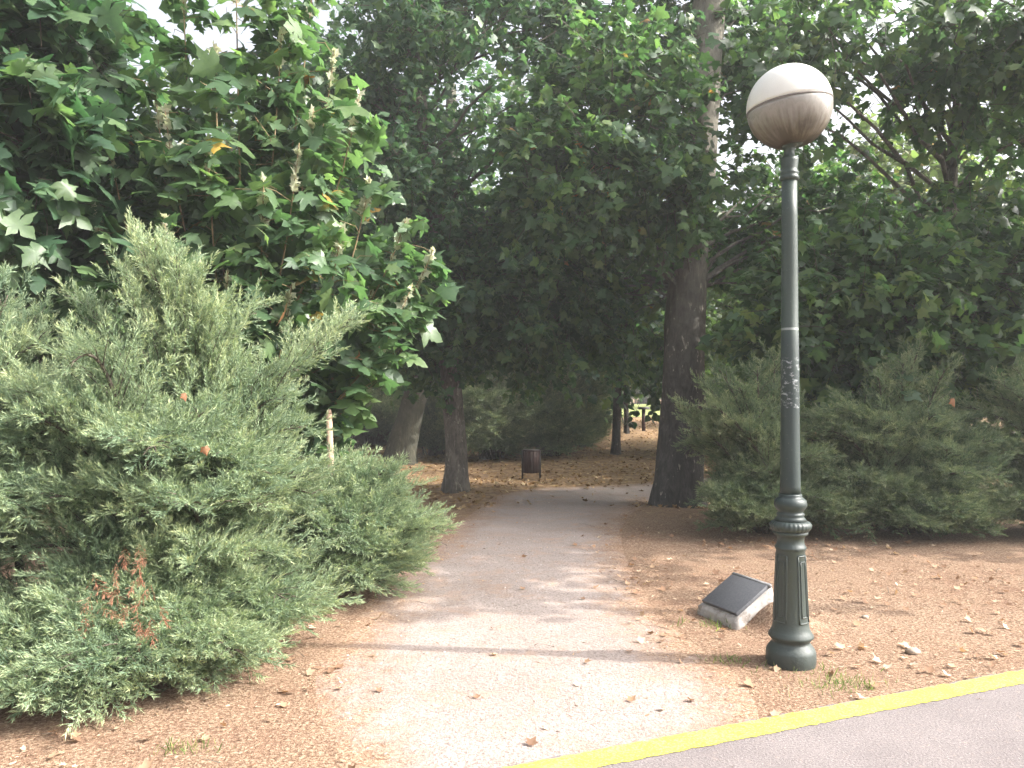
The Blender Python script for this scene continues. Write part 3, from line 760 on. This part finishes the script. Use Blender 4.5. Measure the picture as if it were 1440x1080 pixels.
M_TRIM = m_simple('grey_edge_stone', [(0.3, (0.12, 0.12, 0.125)), (0.7, (0.22, 0.215, 0.21))], 40, 0.7, 0.4)
mb = MB(); box(mb, on_slab(W_/2, 0.356, 0.012), (0.40, 0.022, 0.020), Rm); link('back_edge', mb.mesh('back_edge', M_TRIM), plq)

mxs, mys = np.linspace(-0.55, 0.6, 42), np.linspace(-0.6, 0.6, 42)
mc = A0+e1*0.50+e2*0.28
def mound(x, y):
    a = (x*e1[0]+y*e1[1]); c = (x*e2[0]+y*e2[1])
    return 0.19*np.exp(-(np.abs(a)/0.19)**2.2-(c/0.17)**2*np.where(c > 0, 0.5, 1.0))-0.012+0.006*np.sin(x*37+y*23)*np.exp(-(x*x+y*y)/0.05)
MV, MF = grid_mesh(mxs, mys, mound)
o = link('soil_mound', mesh_polys('soil_mound', MV, MF, np.full(len(MF), 4), M_GROUND, True), None, (mc[0], mc[1], 0)); tag(o, kind='structure')

# ------------------------------------------------------------------ litter bin
bp = atg(747, 674)
binr = thing('litter_bin', 'brown wooden slatted litter bin on short posts at the path bend', 'litter bin', bp, rz=0.15); binr.scale = (1.12, 1.12, 1.22)
hh = 0.58; wj = 0.36
mb = MB(); rr = 0.155
for k_ in range(14):
    a = 2*math.pi*k_/14; c, s = math.cos(a), math.sin(a)
    box(mb, (c*rr, s*rr, 0.13+0.21), (0.022, 0.067, 0.42), np.array([[c, -s, 0], [s, c, 0], [0, 0, 1.0]]))
link('slatted_body', mb.mesh('slatted_body', M_BIN), binr)
mb = MB(); lathe(mb, [(0.128, 0.14), (0.132, 0.145), (0.138, 0.54), (0.12, 0.541), (0.115, 0.16)], 24); link('liner', mb.mesh('liner', M_BINMETAL, True), binr)
mb = MB(); lathe(mb, [(0.168, 0.545), (0.178, 0.548), (0.178, 0.566), (0.168, 0.57), (0.10, 0.572)], 28); link('rim', mb.mesh('rim', M_BINMETAL, True), binr)
for sx in (-1, 1):
    mb = MB(); box(mb, (sx*0.185, 0.0, 0.26), (0.030, 0.05, 0.58)); link('post', mb.mesh('post', M_BINMETAL), binr)

# far small post by the lawn
fp = atg(905, 606)
pst = thing('wooden_post', 'small dark post with a flat cap far off beside the lawn', 'post', fp)
mb = MB(); box(mb, (0, 0, 0.42), (0.13, 0.13, 0.9)); link('shaft', mb.mesh('shaft', M_BIN), pst)
mb = MB(); box(mb, (0, 0, 0.92), (0.42, 0.42, 0.09), None, 0.85); link('cap', mb.mesh('cap', M_BINMETAL), pst)

# wooden stake seen behind the left juniper
sp = np.array([(466-720)/F_PX*7.0, 7.0, 0]); sp[2] = float(gz(sp[0], sp[1]))
stk = thing('wooden_stake', 'bare pale wooden stake standing upright behind the left juniper', 'stake', sp)
mb = MB(); tube(mb, [(0.02, 0, -0.1), (0.01, 0, 0.6), (-0.02, 0, 1.40)], [0.032, 0.030, 0.027], 10); link('pole', mb.mesh('pole', M_STAKE, True), stk)
mb = MB(); tube(mb, [(-0.02, 0, 1.40), (-0.021, 0, 1.44)], [0.026, 0.016], 10); link('tip', mb.mesh('tip', M_STAKE, True), stk)

# ------------------------------------------------------------------ trees
# big plane right of the path
b1 = atg(953, 712); d1 = b1[1]
def rel(px, py, d, b): return at(px, py, d)-np.asarray(b)
build_tree('plane_tree', 'thick dark plane tree trunk with pale bark flakes right of the path', b1,
           [(0, 0, 0), rel(960, 600, d1, b1), rel(963, 480, d1, b1), rel(970, 350, d1+0.1, b1), rel(985, 180, d1+0.2, b1), rel(1000, 0, d1+0.3, b1), rel(1010, -250, d1+0.3, b1)],
           [0.375, 0.35, 0.315, 0.29, 0.275, 0.26, 0.16],
           [(rel(960, 20, d1+1.6, b1), (2.6, 1.4, 2.2), 26, 20, 0.46), (rel(845, 205, d1-0.6, b1), (1.2, 1.0, 1.5), 24, 22, 0.45), (rel(955, 280, d1-1.0, b1), (0.6, 0.4, 0.6), 6, 14, 0.35), (rel(1100, 330, d1+1.2, b1), (1.3, 1.0, 1.4), 14, 20, 0.45), (rel(870, 410, d1+1.5, b1), (1.0, 0.8, 0.7), 12, 20, 0.4)],
           1, LEAF_MID, M_BARK_DARK, 0.135, 15, MIDV, fork=0.3, flare=1.22)
# slender tree left of the path
b2 = atg(641, 691); d2 = b2[1]
build_tree('plane_tree', 'slender grey-trunked tree forking low, left of the path beside the bin', b2,
           [(0, 0, 0), rel(641, 620, d2, b2), rel(634, 530, d2, b2), rel(618, 380, d2, b2), rel(600, 220, d2, b2), rel(575, 40, d2, b2), rel(560, -200, d2, b2)],
           [0.19, 0.185, 0.185, 0.155, 0.14, 0.12, 0.07],
           [(rel(700, 150, d2, b2), (3.0, 2.2, 3.2), 38, 22, 0.5), (rel(570, 340, d2-0.5, b2), (1.4, 1.2, 1.5), 18, 22, 0.45), (rel(760, 380, d2-0.6, b2), (1.5, 1.1, 1.0), 18, 22, 0.42), (rel(500, 60, d2, b2), (1.4, 1.5, 1.8), 16, 22, 0.5), (rel(590, 470, d2-0.3, b2), (0.7, 0.6, 0.35), 8, 18, 0.35), (rel(720, 465, d2+0.4, b2), (1.0, 0.7, 0.35), 11, 18, 0.35)],
           2, LEAF_DARK, M_BARK_GREY, 0.125, 15, MIDV, fork=0.33, flare=1.45)
# right-hand broadleaf with low sunlit branches
b7 = np.array([6.9, 12.3, float(gz(6.9, 12.3))])
build_tree('broadleaf_tree', 'broad-leaved tree with sunlit low branches behind the right juniper', b7,
           [(0, 0, 0), (-0.1, 0, 1.5), (-0.2, 0.05, 3.2), (-0.1, 0.1, 5.5), (0.2, 0, 8)], [0.20, 0.16, 0.12, 0.08, 0.04],
           [(np.array([4.9, 10.6, 2.55])-b7, (1.35, 0.7, 0.95), 34, 22, 0.38), (np.array([6.6, 10.9, 2.9])-b7, (1.2, 0.8, 1.1), 22, 22, 0.4), (np.array([5.4, 11.2, 6.5])-b7, (2.4, 1.0, 1.2), 20, 14, 0.42), (np.array([7.9, 12.4, 4.8])-b7, (1.1, 1.2, 1.6), 13, 16, 0.45)],
           7, LEAF_RIGHT, M_BARK_GREY, 0.138, 14, MIDV, fork=0.12, flare=1.3)
# tree over the right edge that shades the juniper bank
b8 = np.array([9.8, 10.6, 0.0])
build_tree('plane_tree', 'leafy plane tree leaning in from the right edge of the picture', b8,
           [(0, 0, 0), (0.05, 0, 2), (-0.1, 0, 4), (-0.2, 0, 7)], [0.26, 0.22, 0.18, 0.08],
           [((0.3, -2.1, 6.3), (2.3, 1.2, 1.9), 26, 15, 0.46), ((-3.3, -0.3, 6.2), (1.3, 0.8, 0.9), 9, 13, 0.42), ((-0.6, -2.9, 7.4), (1.8, 0.7, 0.9), 13, 14, 0.4), ((-0.5, -4.6, 7.7), (1.3, 0.9, 0.7), 7, 12, 0.35)],
           8, LEAF_MID, M_BARK_GREY, 0.17, 10, MIDV, fork=0.3)
# dark tree at the left edge
b5 = np.array([-5.6, 8.6, 0.0])
build_tree('plane_tree', 'dark shaded plane tree at the left edge with large leaves', b5,
           [(0, 0, 0), (0.1, 0, 1.5), (0.2, 0, 3.5), (0.4, 0, 7)], [0.22, 0.19, 0.15, 0.06],
           [(at(30, 250, 7.6)-b5, (0.8, 0.7, 1.5), 26, 20, 0.4), (at(-110, 60, 7.8)-b5, (0.9, 1.0, 1.2), 20, 20, 0.42), (at(40, 20, 7.6)-b5, (0.35, 0.5, 0.35), 5, 16, 0.3), (at(80, 420, 8.3)-b5, (1.0, 0.9, 0.8), 16, 20, 0.4)],
           5, LEAF_DARK, M_BARK_DARK, 0.20, 9, BIGV, fork=0.2)

# young coppiced plane behind the left juniper
def sapling():
    rng = np.random.default_rng(21); d = 7.7; b = np.array([(330-720)/F_PX*d, d, 0.0])
    root = thing('plane_sapling', 'sunlit bushy young plane with large pale-tipped leaves behind the left juniper', 'young tree', b)
    tips = [(330, -60, 7.6), (255, -30, 7.9), (440, -40, 8.0), (380, -90, 8.1), (300, 60, 7.3), (230, 150, 7.2), (420, 200, 7.0), (215, 120, 7.5), (395, 40, 7.7), (470, 70, 7.9), (505, 130, 7.6), (440, 150, 7.2), (150, 190, 7.3), (520, 250, 7.5), (570, 310, 7.7), (610, 350, 7.5), (580, 400, 7.2), (560, 440, 7.3), (130, 290, 7.1), (290, 190, 7.1), (370, 250, 6.9), (480, 320, 6.9), (230, 300, 6.9), (410, 400, 6.9), (160, 400, 7.3), (320, 380, 6.8), (340, 90, 8.2), (530, 380, 8.0)]
    bm = MB(); P0, P1, TP, TD = [], [], [], []
    for px, py, dd in tips:
        tip = at(px, py, dd)-b; r0 = np.array([rng.normal(0, 0.18), rng.normal(0, 0.15), 0])
        v = tip-r0
        c = bez(r0, r0+v*np.array([0.2, 0.2, 0.35]), r0+v*np.array([0.8, 0.8, 0.62]), tip, 14)
        tube(bm, c, np.linspace(0.022, 0.005, 14), 6)
        L_ = np.linalg.norm(np.diff(c, axis=0), axis=1).sum()
        nt_ = int(L_*5.2)
        for t in np.linspace(0.28, 0.99, nt_):
            s = t*13; i = min(int(s), 12); p = c[i]+(c[i+1]-c[i])*(s-i)
            a = rng.uniform(0, 6.28); w = (0.22+0.42*(1-t))*rng.uniform(0.7, 1.3)
            P0.append(p); P1.append(p+np.array([math.cos(a)*w, math.sin(a)*w, 0.22*w+rng.normal(0, 0.06)]))
        TP.append(c[-1]); TD.append(nrm(c[-1]-c[-2]))
    P0, P1 = np.array(P0), np.array(P1)
    link('shoots', bm.mesh('shoots', M_SHOOT, True), root)
    V, FF = twig_tubes(P0, P1, 0.005, rng); link('twigs', tri_mesh('twigs', V, FF, M_SHOOT), root)
    V, FF = leaves_on_twigs(P0, P1, 8, 0.172, rng, BIGV, 0.50, 0.60)
    link('crown', tri_mesh('crown', V, FF, LEAF_SAP), root)
    # pale downy young leaves at the shoot ends
    PP, YY = [], []
    for p, t in zip(TP, TD):
        for _ in range(26):
            PP.append(p-t*rng.uniform(0, 0.42)); YY.append(t*0.6+rng.normal(0, 0.6, 3)+np.array([0, 0, 0.2]))
    PP = np.array(PP)
    V, FF = place(MIDL, PP, np.array(YY), rng.normal(0, 1, PP.shape)+np.array([0.3, -0.4, 0.4]), rng.uniform(0.035, 0.095, len(PP)))
    link('young_leaves', tri_mesh('young_leaves', V, FF, LEAF_PALE), root)
sapling()

# trunks further in
b3 = atg(560, 651)
build_tree('plane_tree', 'leaning grey-green trunk in deep shade behind the left juniper', b3,
           [(0, 0, 0), (0.32, 0, 1.3), (0.85, 0, 3), (1.3, 0, 6), (1.4, 0, 10)], [0.40, 0.34, 0.30, 0.25, 0.12],
           [((0.3, 0, 7.0), (4.2, 3.2, 3.6), 42, 22, 0.75), ((-1.5, -0.5, 4.2), (2.2, 1.6, 1.0), 20, 22, 0.6)], 33, LEAF_DARK, M_BARK_PALE, 0.19, 11, FARL, fork=0.3, flare=1.25, twig_len=0.9)
b4 = atg(492, 628)
build_tree('plane_tree', 'blackish trunk standing left of the leaning grey trunk', b4,
           [(0, 0, 0), (0, 0, 2), (0.1, 0, 5), (0.2, 0, 10)], [0.48, 0.40, 0.33, 0.12],
           [((0, 0, 7.5), (4.5, 3, 4.0), 38, 22, 0.75), ((-1.0, 0, 4.4), (3.5, 1.6, 1.2), 24, 22, 0.6)], 34, LEAF_DARK, M_BARK_DARK, 0.20, 11, FARL, fork=0.3, flare=1.2, twig_len=0.9)

# trees in the background
def far_tree(label, px, d, seed, mat, bark, H, rx, rz, low, tr=0.22, ncl=42, size=0.20, group='trees beyond the path', ntw=20):
    x = (px-720)/F_PX*d; b = np.array([x, d, float(gz(x, d))])
    return build_tree('background_tree', label, b, [(0, 0, 0), (0.05, 0, H*0.3), (0.1, 0, H*0.6), (0, 0, H*0.95)], [tr, tr*0.85, tr*0.6, tr*0.2],
                      [((0, 0, low+rz), (rx, rx*0.8, rz), ncl, ntw, 0.8)], seed, mat, bark, size, 11, FARL, 1.0, group, 1.2, True, 0.25)
fa = far_tree('dark tree whose thin trunk stands left of the far lawn gap', 866, 24.0, 41, LEAF_DARK, M_BARK_DARK, 8, 3.0, 3.2, 1.7, 0.13)
fb = far_tree('light green tree in sun beyond the lamp globe', 1278, 21, 42, LEAF_LIME, M_BARK_PALE, 9, 2.4, 3.2, 2.4, 0.17, 46, 0.17, ntw=16)
fc = far_tree('mid green tree far beyond the left juniper', 350, 24, 43, LEAF_FAR_BACKLIT, M_BARK_GREY, 12, 4.2, 4.6, 1.6, 0.3, 50)
fd = far_tree('mid green tree above the litter bin, far behind it', 760, 31, 44, LEAF_FAR_BACKLIT, M_BARK_DARK, 11, 4.8, 4.5, 2.0, 0.3, 54)
def again(src, px, d, rz, s, label):
    x = (px-720)/F_PX*d
    return copy_tree(src, (x, d, float(gz(x, d))), rz, (s, s, s), label)
again(fa, 881, 31, 2.0, 0.8, 'second thin dark trunk just behind the one left of the far lawn gap')
again(fc, -190, 22, 1.0, 1.0, 'mid green tree at the far left behind the dark edge tree')
again(fc, 430, 34, 2.2, 1.15, 'tall tree far behind the blackish trunk')
again(fd, 600, 42, 0.7, 1.2, 'tall tree far behind the slender grey-trunked tree')
again(fd, 1080, 36, 1.9, 0.8, 'tree far behind the lamp post')
again(fc, 1060, 18.6, 5.1, 0.52, 'bushy mid green tree close behind the big trunk on its right side')
again(fc, 1190, 16.0, 3.4, 0.5, 'mid green tree close behind the broad-leaved tree, right of the lamp')
again(fb, 1420, 26, 2.9, 0.9, 'mid green tree at the far right background')
again(fb, 1130, 26, 1.2, 0.95, 'paler green tree directly behind the lamp shaft')
again(fc, 1600, 20, 0.3, 0.7, 'tree beyond the right edge, behind the leaning plane')
again(fd, 200, 50, 1.4, 1.0, 'tall tree at the back of the wood on the left')
again(fd, 820, 78, 2.6, 1.5, 'tree on the far side of the lawn, left of the gap')
again(fd, 960, 92, 0.2, 1.7, 'tree on the far side of the lawn, behind the big trunk')
again(fc, 700, 85, 0.9, 1.7, 'tree on the far side of the lawn behind the litter bin')
again(fc, 1250, 60, 0.5, 1.4, 'tree far beyond the light green tree')
again(fd, 1050, 60, 2.5, 1.2, 'far tree in the background right of the big trunk')
again(fd, 350, 75, 0.5, 1.8, 'farthest tall tree on the left')

# ------------------------------------------------------------------ junipers
juniper('large sunlit silvery juniper spreading over the left foreground', (-2.25, 5.25, 0),
        [((-2.3, 5.2, 1.30), (0.95, 0.85, 0.78), 36), ((-1.75, 5.1, 0.85), (0.62, 0.7, 0.42), 14), ((-2.35, 4.22, 0.26), (0.9, 0.50, 0.24), 26), ((-2.35, 4.6, 1.0), (0.9, 0.4, 0.6), 18), ((-1.7, 4.9, 0.35), (0.55, 0.5, 0.25), 12)], 51, JUN_A,
        [at(320, 425, 5.4), at(360, 440, 5.5), at(100, 420, 5.4), at(400, 560, 5.3), at(420, 520, 5.4), at(430, 600, 5.2), at(440, 670, 5.1), at(70, 1015, 3.85), at(200, 985, 4.0), at(430, 850, 5.2), at(130, 1030, 3.85), at(20, 1000, 3.9), at(330, 900, 4.6), at(195, 350, 5.4), at(265, 385, 5.2), at(215, 335, 5.3), at(240, 360, 5.2), at(180, 385, 5.2), at(490, 450, 5.8)], up_from=13,
        dead=[at(168, 815, 4.1), at(205, 868, 4.05), at(183, 790, 4.15), at(150, 850, 4.15)])
juniper('juniper at the left edge, beside and behind the large silvery one', (-3.7, 5.3, 0),
        [((-3.6, 5.3, 1.25), (0.95, 0.9, 0.9), 26), ((-3.1, 4.6, 0.7), (0.6, 0.5, 0.6), 12)], 52, JUN_A, [at(10, 415, 5.2), at(60, 440, 5.4)])
juniper('smaller juniper with a long low arm reaching toward the path', (-1.45, 6.6, 0),
        [((-1.45, 6.5, 0.50), (0.75, 0.75, 0.34), 22), ((-1.35, 6.2, 0.3), (0.68, 0.5, 0.25), 16)], 53, JUN_A, [at(612, 742, 6.1), at(595, 725, 6.2), at(560, 690, 6.2), at(545, 660, 6.3), at(580, 765, 6.1), at(505, 655, 6.4), at(560, 790, 6.2), at(520, 815, 6.1)])
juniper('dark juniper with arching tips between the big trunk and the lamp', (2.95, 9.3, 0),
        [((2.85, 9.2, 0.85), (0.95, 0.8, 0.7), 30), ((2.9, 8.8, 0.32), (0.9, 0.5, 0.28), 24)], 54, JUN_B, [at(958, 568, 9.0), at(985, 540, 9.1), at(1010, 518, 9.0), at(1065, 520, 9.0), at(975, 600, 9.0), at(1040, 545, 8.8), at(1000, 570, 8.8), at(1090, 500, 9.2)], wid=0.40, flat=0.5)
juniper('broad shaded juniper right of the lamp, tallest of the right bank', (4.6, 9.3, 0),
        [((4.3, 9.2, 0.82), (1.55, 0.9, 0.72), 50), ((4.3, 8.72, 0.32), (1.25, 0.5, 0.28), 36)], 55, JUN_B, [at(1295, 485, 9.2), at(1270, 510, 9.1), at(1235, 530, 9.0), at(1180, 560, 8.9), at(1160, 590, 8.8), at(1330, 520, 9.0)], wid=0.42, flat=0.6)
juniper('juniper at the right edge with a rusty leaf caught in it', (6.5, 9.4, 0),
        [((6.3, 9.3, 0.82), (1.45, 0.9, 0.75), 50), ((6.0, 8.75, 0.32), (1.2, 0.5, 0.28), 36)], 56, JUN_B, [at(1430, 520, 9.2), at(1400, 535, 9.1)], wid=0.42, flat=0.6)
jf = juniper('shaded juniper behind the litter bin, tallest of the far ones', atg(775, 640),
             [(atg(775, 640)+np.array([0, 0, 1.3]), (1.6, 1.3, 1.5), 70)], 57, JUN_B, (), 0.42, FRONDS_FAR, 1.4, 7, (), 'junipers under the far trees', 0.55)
for (px, py, rz, s, lab) in ((690, 645, 1.1, 0.95, 'shaded juniper between the slender trunk and the litter bin'), (612, 640, 2.3, 0.8, 'low dark juniper between the leaning trunk and the slender trunk'),
                             (822, 628, 4.0, 0.8, 'juniper with light tips left of the far lawn gap'), (530, 625, 3.0, 1.1, 'dark juniper behind the leaning trunk'), (720, 622, 5.0, 1.5, 'tall dark juniper at the back behind the litter bin'), (1030, 640, 0.6, 1.0, 'dark juniper behind the big trunk on the right'), (905, 567.5, 1.7, 2.0, 'rounded shrub on the far side of the sunlit lawn, seen through the gap'), (868, 567.8, 3.6, 1.8, 'shrub beyond the lawn, behind the thin dark trunks'), (945, 567.2, 2.7, 1.9, 'shrub beyond the lawn, mostly behind the big trunk')):
    pp = atg(px, py); o = copy_tree(jf, pp, rz, (s, s, s), lab)

# ------------------------------------------------------------------ small things
def caught_leaf(p, size, seed, label, name='dry_leaf', mat=None, Z=(0.3, -0.8, 0.5), Y=(0.3, 0, -1)):
    rng = np.random.default_rng(seed)
    V, FF = place(leaf_tpl([(0, 0.02), (0.15, -0.07), (0.40, -0.02), (0.34, 0.14), (0.40, 0.20), (0.55, 0.42), (0.44, 0.47), (0.28, 0.55), (0.24, 0.70), (0.12, 0.80), (0, 1.02)], fold=0.75, curl=0.5), np.zeros((1, 3)), np.array([Y], float), np.array([Z], float), np.array([size]))
    o = link(name, tri_mesh(name, V, FF, mat or RUST_LEAF), None, tuple(p)); return tag(o, label, 'leaf')
caught_leaf(at(1342, 560, 8.25), 0.10, 1, 'rusty orange leaf caught on the right-edge juniper')
caught_leaf(at(288, 628, 4.2), 0.050, 2, 'small orange leaf resting on the large silvery juniper')
caught_leaf(at(260, 553, 4.35), 0.045, 3, 'reddish leaf caught higher on the large silvery juniper', Z=(0.8, -0.5, 0.2))
for kx, (px, py, lab, sz) in enumerate([(1282, 918, 'pale stone lying on the earth right of the lamp', 0.035), (1215, 868, 'small flat stone in the grass behind and right of the lamp', 0.02)]):
    pp = atg(px, py); rng = np.random.default_rng(90+kx)
    mb = MB(); a = np.linspace(0, 2*np.pi, 12, endpoint=False); V = []; Fc = []
    for i, t in enumerate(np.linspace(-1.2, 1.4, 7)):
        V.append(np.stack([np.cos(a)*math.cos(t)*1.3, np.sin(a)*math.cos(t), np.full(12, math.sin(t)*0.65)], 1)*sz*(1+rng.normal(0, 0.08, (12, 1))))
    for i in range(6):
        for k in range(12): Fc.append((i*12+k, i*12+(k+1) % 12, (i+1)*12+(k+1) % 12, (i+1)*12+k))
    Fc.append(tuple(range(11, -1, -1))); Fc.append(tuple(72+k for k in range(12)))
    mb.add(np.concatenate(V), Fc); tag(link('stone', mb.mesh('stone', M_STONE, False), None, (pp[0], pp[1], sz*0.4)), lab, 'stone')
def tuft(px, py, n, spread, h, seed, label):
    rng = np.random.default_rng(seed); c = atg(px, py)
    P = np.column_stack([rng.normal(0, spread, n)*1.6, rng.normal(0, spread*0.8, n), np.zeros(n)])
    Y = np.column_stack([rng.normal(0, 0.5, (n, 2)), np.ones(n)]); Z = np.column_stack([rng.normal(0, 1, (n, 2)), np.full(n, 0.2)])
    V, FF = place((np.array([[-0.05, 0, 0], [0.05, 0, 0], [0.03, 0.6, 0.05], [0, 1, 0.2]]), np.array([[0, 1, 2], [0, 2, 3]])), P, Y, Z, h*rng.uniform(0.4, 1.2, n))
    o = link('grass_tuft', tri_mesh('grass_tuft', V, FF, GRASS), None, tuple(c)); tag(o, label, 'grass tuft', 'sparse grass tufts on the dry earth', 'stuff')
tuft(1185, 962, 150, 0.09, 0.05, 1, 'thin green grass tuft at the road edge right of the lamp')
tuft(1022, 930, 60, 0.05, 0.05, 2, 'tiny grass tuft in the lamp shadow left of its base')
tuft(1010, 880, 70, 0.07, 0.06, 3, 'grass tuft against the front of the plaque block')
tuft(1062, 865, 90, 0.06, 0.10, 4, 'yellowing grass tuft between the plaque and the lamp')
tuft(270, 1052, 60, 0.05, 0.05, 5, 'low green weed in front of the large left juniper')
tuft(1110, 940, 70, 0.09, 0.04, 6, 'dry grass fringe at the foot of the lamp')

# ------------------------------------------------------------------ added volume that veils the scene and lifts the darks
mb = MB(); box(mb, (0, 195, 11), (560, 490, 26))
mh, nt = new_mat('veil_volume'); pv = N(nt, 'ShaderNodeVolumePrincipled'); oh = N(nt, 'ShaderNodeOutputMaterial')
pv.inputs['Color'].default_value = (0.93, 0.95, 0.96, 1); pv.inputs['Density'].default_value = HAZE; pv.inputs['Anisotropy'].default_value = 0.2
L(nt, pv.outputs[0], oh.inputs['Volume'])
if HAZE: tag(link('veil_haze', mb.mesh('veil_haze', mh)), kind='stuff')

# ------------------------------------------------------------------ light, sky, camera
w = bpy.data.worlds.new('World'); scene.world = w; w.use_nodes = True; nt = w.node_tree; nt.nodes.clear()
sk = N(nt, 'ShaderNodeTexSky'); sk.sky_type = 'NISHITA'; sk.sun_disc = False
sk.sun_elevation = SUN_EL; sk.sun_rotation = math.atan2(SUN_AZ[0], SUN_AZ[1])
sk.air_density = 0.7; sk.dust_density = 8.0; sk.ozone_density = 1.0
bg = N(nt, 'ShaderNodeBackground'); bg.inputs[1].default_value = 0.15
ow = N(nt, 'ShaderNodeOutputWorld'); hs = N(nt, 'ShaderNodeHueSaturation'); hs.inputs['Saturation'].default_value = 0.35; L(nt, sk.outputs[0], hs.inputs['Color']); L(nt, hs.outputs[0], bg.inputs[0]); L(nt, bg.outputs[0], ow.inputs[0])
ld = bpy.data.lights.new('sun', 'SUN'); ld.energy = 2.25; ld.angle = R(0.4); ld.color = (1.0, 0.95, 0.87)
so = bpy.data.objects.new('sun', ld); COL.objects.link(so); so.rotation_euler = Vector(SUN).to_track_quat('Z', 'Y').to_euler(); so.location = (20, -2, 20)

cd = bpy.data.cameras.new('camera'); cam = bpy.data.objects.new('camera', cd); COL.objects.link(cam)
cd.sensor_width = 36; cd.lens = 36*F_PX/1440; cd.clip_end = 2000; cd.clip_start = 0.05
cam.location = (0, 0, CAM_H); cam.rotation_euler = (R(90)+math.atan((HZ-540)/F_PX), 0, 0)
scene.camera = cam
scene.view_settings.view_transform = 'Standard'; scene.view_settings.look = 'None'
scene.view_settings.exposure = 1.92; scene.view_settings.gamma = 1
scene.render.engine = 'CYCLES'
cy = scene.cycles; cy.max_bounces = 7; cy.diffuse_bounces = 4; cy.glossy_bounces = 2; cy.transmission_bounces = 4
cy.use_denoising = True; cy.caustics_reflective = False; cy.caustics_refractive = False
